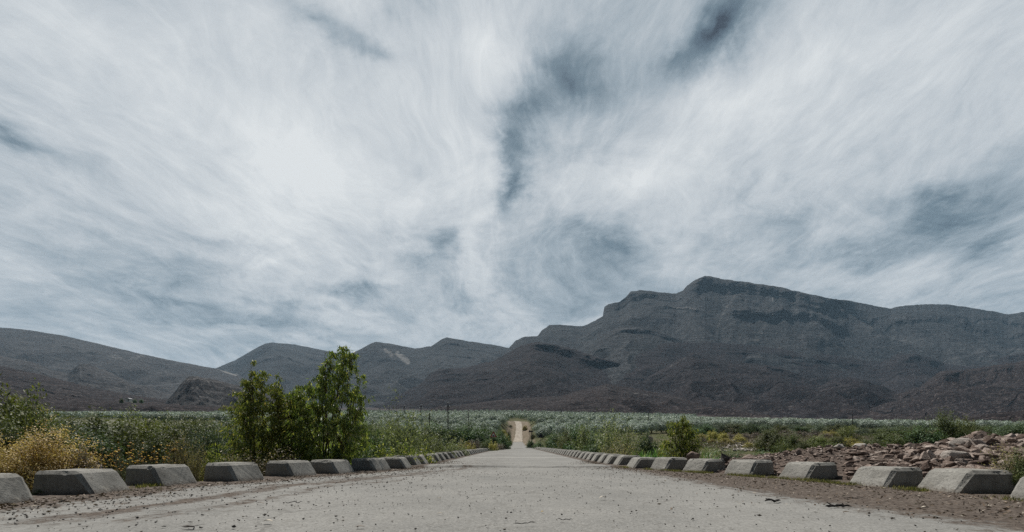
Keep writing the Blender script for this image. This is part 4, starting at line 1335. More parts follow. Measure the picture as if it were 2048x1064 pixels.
    for k, (px, top, w, Y) in enumerate([(1440, 869, 30, 82), (1462, 866, 30, 90), (1490, 868, 34, 84), (1512, 864, 34, 92), (1480, 874, 30, 70), (1600, 862, 40, 88), (1632, 860, 40, 90), (1575, 860, 36, 94), (1660, 862, 40, 84), (1690, 870, 40, 72), (1715, 868, 44, 74), (1745, 872, 40, 62), (1450, 876, 26, 66), (1530, 872, 30, 72), (1618, 871, 34, 70), (1650, 866, 36, 80), (1700, 876, 36, 62), (1556, 866, 34, 82), (1730, 880, 40, 54), (1405, 874, 28, 72)]):
        shrub('grey' if k % 4 else 'yel', px, top, w, Y, 'low purplish-grey scrub bush on the flat beyond rubble', 'grey scrub on the river flat', cat='shrub')
    # green thicket below the orchard on the right
    for k, (px, top, w, Y) in enumerate([(1410, 850, 50, 118), (1438, 846, 56, 122), (1470, 847, 56, 120), (1500, 849, 50, 116), (1530, 848, 52, 124), (1560, 850, 50, 120), (1600, 853, 50, 112), (1640, 848, 52, 120), (1668, 850, 50, 112), (1700, 852, 50, 104), (1725, 856, 46, 96), (1752, 858, 46, 88), (1390, 856, 40, 112), (1590, 849, 44, 132), (1618, 850, 44, 134), (1770, 853, 46, 108), (1800, 851, 46, 112), (1830, 852, 50, 110), (1985, 852, 60, 100), (2020, 848, 60, 92), (1950, 850, 56, 104), (2050, 846, 60, 98)]):
        shrub(('dense', 'blue', 'tam')[k % 3] if k != 9 else 'taml', px, top, w, Y, 'green thicket bush below the silvery orchard on right', 'green thicket along the right orchard', flat=w / FPX * Y * .8)
    for k, (px, top, w, Y, kd, lb) in enumerate([(1692, 858, 46, 64, 'taml', 'yellow-green broom bush among the right thicket'), (1765, 860, 70, 50, 'tam', 'dark bush at left end of the row behind the rubble'), (1808, 858, 76, 46, 'tam', 'second dark bush in the row behind the rubble'),
                                                 (1850, 852, 70, 44, 'dense', 'broad-leaved bush in the row behind the rubble'), (1892, 826, 62, 46, 'tam', 'tallest bush, tree-like, standing behind the rubble'), (1925, 838, 62, 48, 'taml', 'light loose bush right of the tallest one behind rubble'),
                                                 (1962, 856, 60, 46, 'tam', 'dark bush fourth from right above the boulder pile'), (2035, 850, 70, 52, 'dense', 'dark bush at right edge above the rubble')]):
        shrub(kd, px, top, w, Y, lb)
    # small plants by the blocks
    shrub('dense', 95, 967, 40, 7.55, 'small leafy plant growing against the corner of a left block', cat='plant', zb=0.0)
    shrub('herb', 2032, 888, 95, 7.9, 'thorny sparse shrub at the right edge beside rubble', cat='shrub', vi=0, zb=0.0)
    shrub('tam', 2052, 900, 70, 7.6, 'green sparse shrub touching the right picture edge', cat='shrub', vi=1, zb=0.0)
    # scrubby trees about the farm
    for (px, top, w, lb) in [(243, 796.5, 7, 'dark tree left of the little white-roofed farm shed'), (270, 798, 7, 'dark tree touching the farm shed on its right'), (283, 798.5, 7, 'rightmost dark tree near the distant farm shed')]:
        shrub('dense', px, top, w, 470, lb, cat='tree', zb=farm_z() - 1.0, name='tree')


def farm_z():
    return EYE + (VY - 804) / FPX * 470


build_plants()


def build_farm():
    Y = 465
    x0 = (258 - VX) / FPX * Y
    z0 = farm_z() - .6
    e = ob('farm_shed', None, None, (x0, Y, z0))
    e.empty_display_size = .5
    tag(e, 'tiny white-roofed farm shed at the foot of left hills', 'shed')
    w = MB().box((0, 0, 1.6), (3.9, 3.4, 3.6)); ob('wall', w.mesh('wall', M_WALL), e)
    r_ = MB().prism([(-2.3, 3.25), (0, 3.9), (2.3, 3.25), (2.3, 3.45), (0, 4.12), (-2.3, 3.45)], -2.1, 2.1)
    ob('roof', r_.mesh('roof', M_ROOF), e)
    ob('door', MB().box((.8, -1.73, 2.2), (.9, .06, 1.9)).mesh('door', M_BARK), e)


build_farm()


# ------------------------------------------------------------------ olives
def olive_proto(seed, N, L, W):
    r = np.random.default_rng(seed)
    D = dirs(N, -50, 90, r)
    az = np.arctan2(D[:, 1], D[:, 0])
    rad = (1 + .35 * fbm(az * 1.5 + seed, D[:, 2] * 3 + 5, seed, 3)) * r.uniform(.55, 1.02, N) ** .6
    P = D * rad[:, None] * np.array([.5, .5, .46]) + [0, 0, .52]
    Dd = D * .6 + r.normal(size=(N, 3)) * .6 + [0, 0, .4]
    return P, Dd, L * r.uniform(.6, 1.3, N), W * r.uniform(.7, 1.3, N), r


def build_olives():
    protos = []
    for s in range(4):
        P, D, L, W, r = olive_proto(300 + s, 1500, .12, .042)
        V, F = leaf_quads(P, D, L, W, r, out=P - np.array([0, 0, .40]), loose=.22)
        crown = np_mesh('crown', V, F, M_OLIVE)
        mb = MB()
        t = np.linspace(0, 1, 6)[:, None]
        mb.tube(np.array([0, 0, -.05]) + t * np.array([.03, 0, .4]) + r.normal(size=(6, 3)) * .008, np.linspace(.05, .025, 6), 6)
        for k in range(5):
            d = dirs(1, 30, 70, r)[0]
            mb.tube(np.array([.02, 0, .22]) + t * d * .4, np.linspace(.022, .006, 6), 4)
        protos.append((crown, mb.mesh('trunk', M_BARK, True)))
    cand = []
    for row, Y in enumerate(np.arange(128, 262, 11.5)):
        for X in np.arange(-190, 215, 4.9):
            x = X + random.uniform(-.7, .7) + (row % 2) * 2.0; y = Y + random.uniform(-.8, .8)
            px = VX + FPX * x / y
            if px < -60 or px > 2110: continue
            zb = gz(x, y)
            lim = 210 if px < 600 else (172 if px < 770 else (150 if px < 985 else (138 if px < 1300 else (150 if px < 1420 else 168))))
            if y < lim: continue
            if abs(x - road_xc(y)) < (7.5 if y < 225 else 6.0): continue
            if 205 < y < 224 and px > 1062: continue
            if 960 < px < 1062 and y > 258: continue
            cand.append((y, x, zb))
    cand.sort()
    near = cand[:290]; rest = cand[290:]
    for k, (y, x, zb) in enumerate(near):
        c, t = protos[k % 4]
        w = random.uniform(4.6, 5.6); h = random.uniform(3.5, 4.5)
        e = ob('olive_tree', None, None, (x, y, zb - .05), random.uniform(0, 6.28), (w, w, h))
        e.empty_display_size = .2
        sd = 'left' if x < 0 else 'right'
        tag(e, f'silvery grey-green olive tree in the orchard {sd} of the gravel road', 'olive tree', f'olive trees {sd} of the gravel road')
        ob('crown', c, e); ob('trunk', t, e)
    # the rest of the plantation reads as one silver mass
    pts = [(y, x, zb) for (y, x, zb) in rest]
    for Y in np.geomspace(272, 900, 27):
        step = 4.9 + (Y - 262) * .009
        for X in np.arange(-Y * 1.2, Y * 1.2, step):
            x = X + random.uniform(-1.5, 1.5); y = Y + random.uniform(-2, 2)
            px = VX + FPX * x / y
            if px > 1390 and y > 285 + max(0, (1700 - px)) * .35: continue
            if 955 < px < 1066 and y < 292: continue
            if px < 430 and y > 520: continue
            pts.append((y, x, None))
    pts = np.array([(y, x, 0) for y, x, _ in pts])
    Z = hgt(pts[:, 1], pts[:, 0])
    Vs = []
    r = np.random.default_rng(5)
    for (y, x, _), z in zip(pts, Z):
        n = int(np.clip(260 - (y - 150) * .30, 60, 260))
        D = dirs(n, -35, 90, r)
        s = np.array([2.5, 2.5, 1.9]) * r.uniform(.85, 1.15)
        P = D * s * (r.uniform(.5, 1, n) ** .5)[:, None] + [x, y, z + 2.0]
        V, _f = leaf_quads(P, D * .6 + r.normal(size=(n, 3)) * .6 + [0, 0, .4], (.55 + y * .0011) * r.uniform(.6, 1.3, n), (.30 + y * .0007), r, out=D + np.array([0, 0, .10]), loose=.2)
        Vs.append(V)
    V = np.concatenate(Vs)
    tag(ob('olive_orchard', np_mesh('olive_orchard', V, np.arange(len(V)).reshape(-1, 4), M_OLIVE)), 'silver-grey mass of olive trees filling the far orchard', 'orchard', kind='stuff')


build_olives()


# ------------------------------------------------------------------ undergrowth, grass, litter, gravel
def build_undergrowth():
    r = np.random.default_rng(12)
    def field(name, n, xr, yr, keep, hgt_rng, mat, blades=18, wfac=.22):
        Y = np.exp(r.uniform(np.log(yr[0]), np.log(yr[1]), n))
        px = r.uniform(xr[0], xr[1], n)
        X = (px - VX) / FPX * Y
        ok = keep(px, X, Y)
        X, Y = X[ok], Y[ok]
        Z = hgt(X, Y)
        h = r.uniform(hgt_rng[0], hgt_rng[1], len(X)) * (1 + Y * .006)
        P = np.repeat(np.stack([X, Y, Z], 1), blades, 0)
        hh = np.repeat(h, blades)
        n2 = len(P)
        P = P + r.normal(size=(n2, 3)) * (hh * .55)[:, None] * np.array([1, 1, 0]) + np.stack([0 * hh, 0 * hh, hh * r.uniform(0, .7, n2)], 1)
        D = r.normal(size=(n2, 3)) * .7 + [0, 0, 1.0]
        V, F = leaf_quads(P, D, hh * r.uniform(.35, .8, n2), hh * wfac * r.uniform(.7, 1.3, n2), r)
        return np_mesh(name, V, F, mat)
    off = lambda px, X, Y: (X < edge_x(-1, np.clip(Y, 0, 100)) - 1.5) | (X > edge_x(1, np.clip(Y, 0, 100)) + 1.5)
    o = ob('undergrowth', field('undergrowth', 4200, (-100, 1015), (11.5, 135), off, (.12, .32), M_TAM))
    tag(o, 'mixed green undergrowth between the bushes left of the causeway', 'undergrowth', kind='stuff')
    o = ob('undergrowth', field('undergrowth', 2400, (1065, 1440), (15, 140), off, (.12, .32), M_WIL))
    tag(o, 'pale green undergrowth between bushes right of the causeway', 'undergrowth', kind='stuff')
    o = ob('scrub', field('scrub', 2600, (1380, 2100), (50, 150), off, (.15, .4), M_GREY))
    tag(o, 'low brown scrub covering the river flat on the right', 'scrub', kind='stuff')
    # grass along the block feet
    P = []; nn = 0
    R2 = [(i, RN[i]) for i in range(1, 9)]
    for i, (x, y) in R2:
        k = 620 if i < 7 else 300
        nx, ny = RN[i + 1]
        t = r.uniform(-.1, 1, k)
        off_ = -np.abs(r.normal(size=k)) * .13 - .0
        P.append(np.stack([x + (nx - x) * t + off_, y + (ny - y) * t - np.abs(r.normal(size=k)) * .08, np.zeros(k)], 1))
    x, y = LN[2]; nx, ny = LN[3]
    k = 500; t = r.uniform(.5, 1.05, k)
    P.append(np.stack([x + (nx - x) * t + np.abs(r.normal(size=k)) * .12 - .25, y + (ny - y) * t, np.zeros(k)], 1))
    P = np.concatenate(P)
    P = P[fbm(P[:, 0] * 1.6, P[:, 1] * 1.6, 77, 3) > -.02 + .25 * (r.random(len(P)) - .5)]
    P = np.repeat(P, 3, 0) + r.normal(size=(len(P) * 3, 3)) * [.025, .025, 0]
    n = len(P)
    V, F = leaf_quads(P, r.normal(size=(n, 3)) * .5 + [0, 0, 1], r.uniform(.03, .11, n), r.uniform(.006, .012, n), r)
    tag(ob('grass', np_mesh('grass', V, F, M_GRASS)), 'short dry green grass along the feet of guard blocks', 'grass', kind='stuff')


build_undergrowth()


def hull(r, n=14, flat=.55):
    bm = bmesh.new()
    P = r.normal(size=(n, 3)); P /= np.linalg.norm(P, axis=1, keepdims=True)
    P *= r.uniform(.8, 1.05, (n, 1))
    P *= np.array([1, .75, flat])
    for p in P: bm.verts.new(p)
    res = bmesh.ops.convex_hull(bm, input=bm.verts)
    junk = list({g for g in res['geom_interior'] + res['geom_unused'] if isinstance(g, bmesh.types.BMVert)})
    bmesh.ops.delete(bm, geom=junk, context='VERTS')
    bmesh.ops.recalc_face_normals(bm, faces=bm.faces)
    return bm


def rock_mesh(seed, mat, flat=.55, n=14, bev=.045, detail=True):
    r = np.random.default_rng(seed)
    bm = hull(r, n, flat)
    if detail:
        bmesh.ops.bevel(bm, geom=list(bm.edges), offset=bev, segments=2, affect='EDGES', profile=.5)
        bmesh.ops.triangulate(bm, faces=bm.faces)
        bmesh.ops.subdivide_edges(bm, edges=[e for e in bm.edges if e.calc_length() > .22], cuts=1)
        bmesh.ops.triangulate(bm, faces=[f for f in bm.faces if len(f.verts) > 3])
        bm.normal_update()
        co = np.array([v.co for v in bm.verts])
        d = .06 * fbm(co[:, 0] * 2.6 + co[:, 2] * 2, co[:, 1] * 2.6 - co[:, 2] * 2.2, seed, 4)
        for v, dd in zip(bm.verts, d): v.co += v.normal * dd
    me = bpy.data.meshes.new('rock')
    bm.to_mesh(me); bm.free()
    me.materials.append(mat)
    return me


MOUND_F = [(1400, 13.4), (1440, 12.9), (1580, 11.6), (1690, 10.4), (1843, 9.1), (1950, 8.5), (2018, 8.3), (2200, 7.7), (2600, 6.6)]
MOUND_TOP = [(1400, 926), (1440, 922), (1480, 917), (1540, 908), (1600, 899), (1660, 894), (1720, 894), (1780, 894), (1830, 892), (1870, 886), (1910, 880), (1970, 878), (2048, 876), (2200, 874), (2600, 885)]


def mound_point(px, f):
    """f 0 = foot behind the blocks, 1 = crest; beyond 1 the back slope"""
    px = np.asarray(px, float); f = np.asarray(f, float)
    yf = poly(px, MOUND_F)
    yc = np.interp(px, [1400, 1500, 1700, 1900, 2048, 2600], [17.5, 17.5, 16, 13.6, 12.6, 11])
    Y = np.where(f <= 1, yf + (yc - yf) * np.clip(f, 0, 1), yc + (f - 1) * 6)
    zc = EYE + (VY - poly(px, MOUND_TOP)) / FPX * yc
    g = np.clip(f, 0, 1)
    prof = g ** .75 * .75 + .25 * g
    X = (px - VX) / FPX * Y
    z = .02 + (zc - .02) * prof
    z = np.where(f > 1, zc - (f - 1) ** 1.3 * (zc + 1.2), z)
    z = z + (fbm(X * 1.3, Y * 1.3, 91, 4) * .13 + fbm(X * 4, Y * 4, 95, 3) * .05) * np.clip(f * 3, .2, 1)
    return X, Y, z


def build_rubble():
    px = np.linspace(1400, 2600, 240); f = np.linspace(-.12, 2, 90)
    PX, Fg = np.meshgrid(px, f)
    X, Y, Z = mound_point(PX, Fg)
    Z = np.where(Fg < 0, -.25, Z)
    edge = 1 - sstep(PX, 1400, 1445)
    Z = Z - edge * .8
    me = np_mesh('rubble_mound', np.stack([X, Y, Z], -1).reshape(-1, 3), grid_faces(*X.shape), M_SOIL, True)
    tag(ob('rubble_mound', me), kind='structure')
    protos = [rock_mesh(500 + k, M_ROCK, flat, n) for k, (flat, n) in enumerate([(.6, 11), (.45, 10), (.7, 12), (.5, 9), (.8, 10), (.4, 10), (.65, 13), (.5, 11)])]
    rr = random.Random(4)
    r = np.random.default_rng(44)

    def place(me, X, Y, z, s, tilt, label, group, sc=(1, 1, 1), name='rock', cat='rock'):
        o = ob(name, me, None, (X, Y, z))
        o.rotation_euler = (tilt[0], tilt[1], rr.uniform(0, 6.28))
        o.scale = tuple(s * k for k in sc)
        return tag(o, label, cat, group)

    # the ones that stand out: (px, py centre, width px, height px, material, label)
    named = [
        (1966, 872, 52, 24, 'm', 'big rounded boulder crowning the rubble heap', 16),
        (1928, 886, 50, 24, 'p', 'long pale rounded boulder left of the crowning one', 18),
        (1948, 881, 24, 16, 'r', 'small dark boulder between the two top boulders', 12),
        (1912, 911, 66, 30, 'p', 'grey-white lichened boulder in the right rubble stack', 16),
        (1975, 915, 62, 24, 'r', 'long tilted brown slab in the right rubble stack', 10),
        (1955, 888, 46, 22, 'r', 'thick dark slab under the crowning boulder', 12),
        (1968, 898, 40, 24, 'm', 'rounded reddish boulder below the dark slab', 16),
        (1900, 931, 56, 26, 'm', 'broad wedge-shaped rock resting against a right block', 9),
        (1962, 928, 50, 22, 'm', 'flat pale-edged slab at the bottom of right stack', 10),
        (2012, 907, 36, 18, 'r', 'dark rounded stone right of the tilted slab', 14),
        (1868, 909, 18, 22, 'r', 'upright reddish block-shaped stone in the rubble', 8),
        (1755, 925, 44, 16, 'm', 'brick-like brown stone just above the right blocks', 8),
        (1856, 937, 34, 24, 'm', 'orange-brown rock in the gap between two right blocks', 12),
        (1680, 893, 26, 14, 'p', 'pale round boulder on the left crest of rubble', 18),
        (1722, 893, 34, 14, 'p', 'second pale boulder pair on the rubble crest', 18),
        (1752, 889, 22, 7, 'm', 'thin flat slab on the rubble crest', 9),
        (1727, 910, 64, 14, 'm', 'long flat slab lying low on the rubble', 9),
        (1598, 905, 14, 14, 'm', 'upright rounded stone at the left end of rubble crest', 16),
        (1500, 916, 34, 14, 'm', 'long rounded stone left of the rubble heap', 16),
        (1530, 920, 30, 14, 'r', 'dark reddish stone at the left foot of rubble', 16),
        (1990, 940, 44, 16, 'r', 'dark flat rock above the dirty block', 10),
        (1790, 893, 22, 12, 'm', 'angular rock midway along the rubble crest', 10),
        (1850, 889, 34, 14, 'm', 'angular red rock on the crest left of big boulders', 10),
        (1810, 912, 30, 12, 'm', 'flat reddish slab in the middle of rubble', 9),
    ]
    for k, (px_, py, w, h, mt, lb, nv) in enumerate(named):
        fs = np.linspace(0, 1.02, 120)
        X, Y, Z = mound_point(np.full(120, px_), fs)
        ys = VY - (Z - EYE) * FPX / Y
        i = int(np.argmin(np.abs(ys - (py + h * .32))))
        s = w / 2 / FPX * Y[i]; sz = h / 2 / FPX * Y[i]
        me = rock_mesh(700 + k, {'m': M_ROCK, 'r': M_ROCK, 'p': M_PALEROCK}[mt], 1.0, nv, .10)
        zc = EYE + (VY - py) / FPX * Y[i]
        o = ob('rock', me, None, (X[i], Y[i] + s * .2, max(Z[i] + sz * .25, zc)))
        o.scale = (s * 1.02, s * .9, sz * 1.06)
        o.rotation_euler = (rr.uniform(-.1, .1), rr.uniform(-.15, .15) + (.22 if 'tilted' in lb else 0), rr.uniform(-.3, .3))
        tag(o, lb, 'rock', 'rocks of the rubble heap')
    # boulders behind the blocks
    for k, (px_, py, w, h, Y, mt, lb) in enumerate([(1386, 915, 34, 18, 14.6, M_ROCK, 'pinkish pointed boulder just right of the small sapling'), (1447, 917, 28, 16, 14.2, M_STICKROCK, 'dark grey angular boulder behind the right blocks'), (1470, 922, 14, 10, 13.8, M_ROCK, 'small brown stone beside the dark angular boulder'),
                                                    (905, 881, 5, 4, 62, M_PALEROCK, 'small pale stone among scrub behind left blocks'), (921, 884, 10, 6, 58, M_PALEROCK, 'pale boulder among scrub behind left blocks'), (1300, 880, 18, 12, 40, M_PALEROCK, 'pale round boulder half hidden by right reeds')]):
        s = w / 2 / FPX * Y
        o = ob('rock', rock_mesh(800 + k, mt, 1.0, 13, .08), None, ((px_ - VX) / FPX * Y, Y, EYE + (VY - py) / FPX * Y))
        o.scale = (s, s, h / FPX * Y * .9)
        tag(o, lb, 'rock')
    # the many, largest first as rocks of their own
    n = 3600
    PXr = r.uniform(1432, 2200, n); Fr = r.random(n) ** .8 * 1.04
    X, Y, Z = mound_point(PXr, Fr)
    size = .030 + .17 * r.random(n) ** 3.8
    size *= np.interp(PXr, [1432, 1700, 1900, 2100], [.75, .9, 1.5, 1.5])
    order = np.argsort(-size * (PXr < 2080))
    for j in order[:262]:
        me = protos[j % 8]
        tl = r.normal(size=2) * .25
        place(me, X[j], Y[j], Z[j] + size[j] * .12, size[j], tl, 'loose reddish-brown stone lying in the rubble behind the right blocks', 'loose stones of the rubble heap', (1, rr.uniform(.7, 1.1), rr.uniform(.8, 1.2)))
    small = [rock_mesh(560 + k, M_ROCK, .5, 9, detail=False) for k in range(5)]
    arr = []
    for me in small:
        v = np.array([q.co for q in me.vertices]); t = np.array([list(p.vertices) for p in me.polygons if len(p.vertices) == 3])
        arr.append((v, t))
    V = []; T = []; kk = 0
    extra = 4200
    PX2 = r.uniform(1425, 2200, extra); F2 = r.random(extra) * 1.05
    X2, Y2, Z2 = mound_point(PX2, F2)
    items = [(X[j], Y[j], Z[j], size[j]) for j in order[262:]] + list(zip(X2, Y2, Z2, .012 + .03 * r.random(extra) ** 2))
    for (x, y, z, s) in items:
        v, t = arr[rr.randrange(5)]
        a = rr.uniform(0, 6.28); c, sn = math.cos(a), math.sin(a)
        q = v * s * [1, rr.uniform(.7, 1.2), rr.uniform(.8, 1.3)]
        q = np.stack([q[:, 0] * c - q[:, 1] * sn, q[:, 0] * sn + q[:, 1] * c, q[:, 2]], 1) + [x, y, z + s * .15]
        V.append(q); T.append(t + kk); kk += len(v)
    tag(ob('rubble', np_mesh('rubble', np.concatenate(V), np.concatenate(T), M_ROCK)), 'small broken stone and gravel covering the rubble heap', 'rubble', kind='stuff')

    # pale cobbles of the dry river bed
    V = []; T = []; kk = 0
    for j in range(420):
        Y = rr.uniform(46, 78); p = rr.gauss(1490, 34)
        if p < 1425 or p > 1580: continue
        x = (p - VX) / FPX * Y; z = gz(x, Y); s = rr.uniform(.08, .34)
        v, t = arr[rr.randrange(5)]
        V.append(v * s * [1.2, 1, .9] + [x, Y, z + s * .3]); T.append(t + kk); kk += len(v)
    tag(ob('cobbles', np_mesh('cobbles', np.concatenate(V), np.concatenate(T), M_PALEROCK)), 'pale cobbles in the dry river bed beyond right blocks', 'cobbles', kind='stuff')

    # gravel and crumbs lying on the deck
    V = []; T = []; kk = 0
    n = 13000
    for j in range(n):
        if rr.random() < .6:
            Y = rr.uniform(4.2, 14); X = rr.uniform(edge_x(-1, Y), edge_x(1, Y))
            keep = .6
        else:
            Y = 4.2 + rr.random() ** 1.2 * 16
            sd = -1 if rr.random() < .6 else 1
            X = edge_x(sd, Y) - sd * abs(rr.gauss(0, 1.0 if sd > 0 else 1.6))
            keep = 1
        if rr.random() > keep: continue
        s = .0035 + .016 * rr.random() ** 4 + (.012 * rr.random() ** 6 if X < -1.5 else 0)
        v, t = arr[rr.randrange(5)]
        V.append(v * s * [1, 1, 1.2] + [X, Y, .012 + s * .3]); T.append(t + kk); kk += len(v)
    tag(ob('gravel', np_mesh('gravel', np.concatenate(V), np.concatenate(T), M_PEBBLE)), 'scattered dark gravel bits lying on the concrete deck', 'gravel', kind='stuff')
    # leaf litter beside the blocks
    n = 9500
    Y = 5 + r.random(n) ** 1.3 * 18
    sd = np.where(r.random(n) < .45, -1, 1)
    ex = np.where(sd < 0, edge_x(-1, Y), edge_x(1, Y))
    wid = np.where(sd < 0, .7, np.interp(Y, [5, 10, 14, 22], [1.7, 1.6, 1.1, .4]))
    X = ex - sd * (np.abs(r.normal(size=n)) * wid - .1)
    P = np.stack([X, Y, np.full(n, .018)], 1)
    D = r.normal(size=(n, 3)) * [1, 1, .22]
    V, F = leaf_quads(P, D, r.uniform(.015, .075, n), r.uniform(.008, .028, n), r)
    tag(ob('leaf_litter', np_mesh('leaf_litter', V, F, M_LITTER)), 'dry brown leaf litter drifted along the guard blocks', 'litter', kind='stuff')


M_STICKROCK = mk_rock('dark_rock', [(0, (.05, .046, .045)), (1, (.13, .115, .105))])
build_rubble()


def build_debris():
    """single sticks, leaves and stones that stand out on the concrete"""
    rr = random.Random(21)
    r = np.random.default_rng(21)
    def at(px, py): 
        Y = FPX * EYE / (py - VY)
        return (px - VX) / FPX * Y, Y
    def twig(px, py, length, label, knots=5, rad=.009, ang=.1):
        X, Y = at(px, py)
        t = np.linspace(-.5, .5, 9)
        pts = np.stack([t * length * math.cos(ang), t * length * math.sin(ang), .018 + .012 * np.abs(r.normal(size=9))], 1)
        pts[:, 1] += np.cumsum(r.normal(size=9)) * .012
        mb = MB().tube(pts, rad * np.array([.4, .9, 1.1, .8, 1.2, .9, 1, .7, .3]), 7)
        for k in range(knots):
            i = rr.randrange(1, 7); d = r.normal(size=3) * [1, .8, .3] + [0, 0, .25]
            d /= np.linalg.norm(d)
            q = pts[i] + np.linspace(0, 1, 4)[:, None] * d * length * rr.uniform(.12, .25)
            q[:, 2] = np.maximum(q[:, 2], .008)
            mb.tube(q, rad * np.array([.8, .6, .45, .2]), 5)
        tag(ob('twig', mb.mesh('twig', M_STICK, True), None, (X, Y, .008)), label, 'twig')
    def leaf(px, py, length, wid, mat, label, ang=0.0, curl=.02, name='leaf'):
        X, Y = at(px, py)
        n = 9
        t = np.linspace(0, 1, n)
        w = np.sin(np.pi * t) ** .7 * wid / 2
        c = np.stack([(t - .5) * length, 0 * t, .012 + curl * np.sin(np.pi * t)], 1)
        lo = c + np.stack([0 * t, -w, .25 * w], 1); hi = c + np.stack([0 * t, w, .25 * w], 1)
        V = np.stack([lo, c, hi], 1).reshape(-1, 3)
        V = np.concatenate([V, V + [0, 0, .003]])
        g = grid_faces(n, 3)
        F = np.concatenate([g[:, ::-1], g + n * 3])
        tag(ob(name, np_mesh(name, V, F, mat, True), None, (X, Y, .008), ang), label, name)
    twig(1548, 1006, .26, 'dark knotted twig lying on the concrete right of centre', 7, .016, .1)
    twig(1677, 1017, .32, 'dark gnarled stick lying nearer the right verge', 6, .016, -.05)
    twig(1710, 1001, .30, 'thin straight stick at the edge of right litter', 1, .006, -.08)
    twig(590, 1009, .24, 'thin dark twig on the concrete left of centre', 1, .005, -.05)
    twig(1130, 1044, .16, 'short thin twig on the concrete below centre', 2, .004, .2)
    twig(1050, 1053, .24, 'thin scrap of dark twig at bottom centre', 2, .004, .05)
    leaf(1205, 1000, .11, .05, M_PALEBIT, 'pale curled leaf on the concrete right of centre', .1, .03)
    leaf(536, 1047, .10, .045, M_PALEBIT, 'largest pale leaf on the concrete lower left', .05, .012)
    leaf(878, 1000, .08, .03, M_PALEBIT, 'small pale leaf left of centre, nearer one', -.1, .01)
    leaf(880, 1031, .07, .03, M_PALEBIT, 'pale leaf flake at bottom centre left', .1, .01)
    leaf(1085, 1027, .035, .02, M_FLOWER, 'tiny orange-brown leaf fleck at bottom centre', .3, .006)
    leaf(1343, 1024, .07, .02, M_LITTER, 'upturned brown leaf scrap right of centre', 1.0, .03)
    leaf(720, 1058, .10, .02, M_LITTER, 'long reddish-brown dry leaf at the bottom edge', .05, .008)
    leaf(520, 1010, .12, .025, M_LITTER, 'long olive dry leaf on the left concrete', -.05, .012)
    leaf(1850, 1018, .10, .035, M_PALEBIT, 'pale rounded leaf on the right litter strip', .05, .01)
    leaf(1840, 995, .08, .03, M_PALEBIT, 'small pale leaf in front of the dirty block', .0, .01)
    leaf(1955, 1046, .10, .02, M_LITTER, 'dark curled leaf at the lower right', -.7, .02)
    for (px, py, s, lb) in [(375, 1059, .055, 'long dark stone at the bottom left edge'), (381, 1047, .022, 'small dark stone above the long dark one'), (328, 1056, .02, 'dark pebble left of the long dark stone')]:
        X, Y = at(px, py)
        o = ob('stone', rock_mesh(int(px), M_STICKROCK, .6, 14, .1), None, (X, Y, s * .35 + .01), .1)
        o.scale = (s * 1.5, s * .8, s * .5)
        tag(o, lb, 'stone')
    # flat stone behind the fourth near right block
    X, Y = at(1549, 950)
    o = ob('rock', rock_mesh(912, M_ROCK, .8, 10, .06), None, (X + .05, Y + .2, .08), .15)
    o.scale = (.2, .12, .09)
    tag(o, 'flat brown stone lying in the gap beside a right block', 'rock')


build_debris()


# ------------------------------------------------------------------ signs, posts, poles
def tri(s):
    h = s * math.sqrt(3) / 2
    return [(-s / 2, 0), (s / 2, 0), (0, h)]


def rounded_tri(s, r):
    pts = []
    base = tri(s); c = np.mean(base, axis=0)
    for k, p in enumerate(base):
        p = np.array(p); d = c - p; d = d / np.linalg.norm(d)
        ctr = p + d * r * 2
        a0 = math.atan2(-d[1], -d[0])
        for q in (-1.0, -.5, 0, .5, 1.0):
            pts.append(tuple(ctr + r * np.array([math.cos(a0 + q), math.sin(a0 + q)])))
    return pts


def sign(px, bottom, width, Y, front, label, facing=1, postrad=.04):
    s = width / FPX * Y * 1.0
    X = (px - VX) / FPX * Y
    zb = EYE + (VY - bottom) / FPX * Y
    g = gz(X, Y) - .1
    e = ob('warning_sign', None, None, (X, Y, g))
    e.empty_display_size = .2
    tag(e, label, 'road sign')
    zb -= g
    ob('post', MB().tube([(0, .06, -.2), (0, .06, zb + s * .5)], postrad, 8).mesh('post', M_STEEL if not front else M_WOODPOLE, True), e)
    sh = lambda poly, k, c: [((p[0] - c[0]) * k + c[0], (p[1] - c[1]) * k + c[1] + zb) for p in poly]
    out = rounded_tri(s * 1.08, s * .05); c = np.mean(tri(s), axis=0)
    plate = MB().prism(sh(out, 1, c), -.006, .012)
    if front:
        pl = ob('plate', plate.mesh('plate', M_RED), e)
        ob('panel', MB().prism(sh(tri(s), .66, c), -.012, -.0065).mesh('panel', M_WHITE), pl)
        # a hump-shaped drift symbol
        hump = [(-.20, .05), (.20, .05), (.17, .12), (.10, .20), (.04, .25), (-.04, .25), (-.10, .20), (-.17, .12)]
        hump = [(a * s, b * s + c[1] - .22 * s + zb) for a, b in hump]
        ob('symbol', MB().prism(hump, -.017, -.0125).mesh('symbol', M_SYMBOL), pl)
    else:
        ob('plate', plate.mesh('plate', M_STEEL), e)
        ob('bracket', MB().box((0, .03, zb + s * .3), (.3 * s, .04, .06)).mesh('bracket', M_STEEL), e)


sign(987, 874.2, 12.6, 74, True, 'red-bordered triangular warning sign facing us amid green bushes left of the road')
sign(1081.8, 875.6, 11.4, 80, False, 'large dark back of a triangular sign right of the road')
sign(1059.6, 864.4, 5.6, 168, False, 'small distant dark triangular sign back beside the gravel road', postrad=.05)


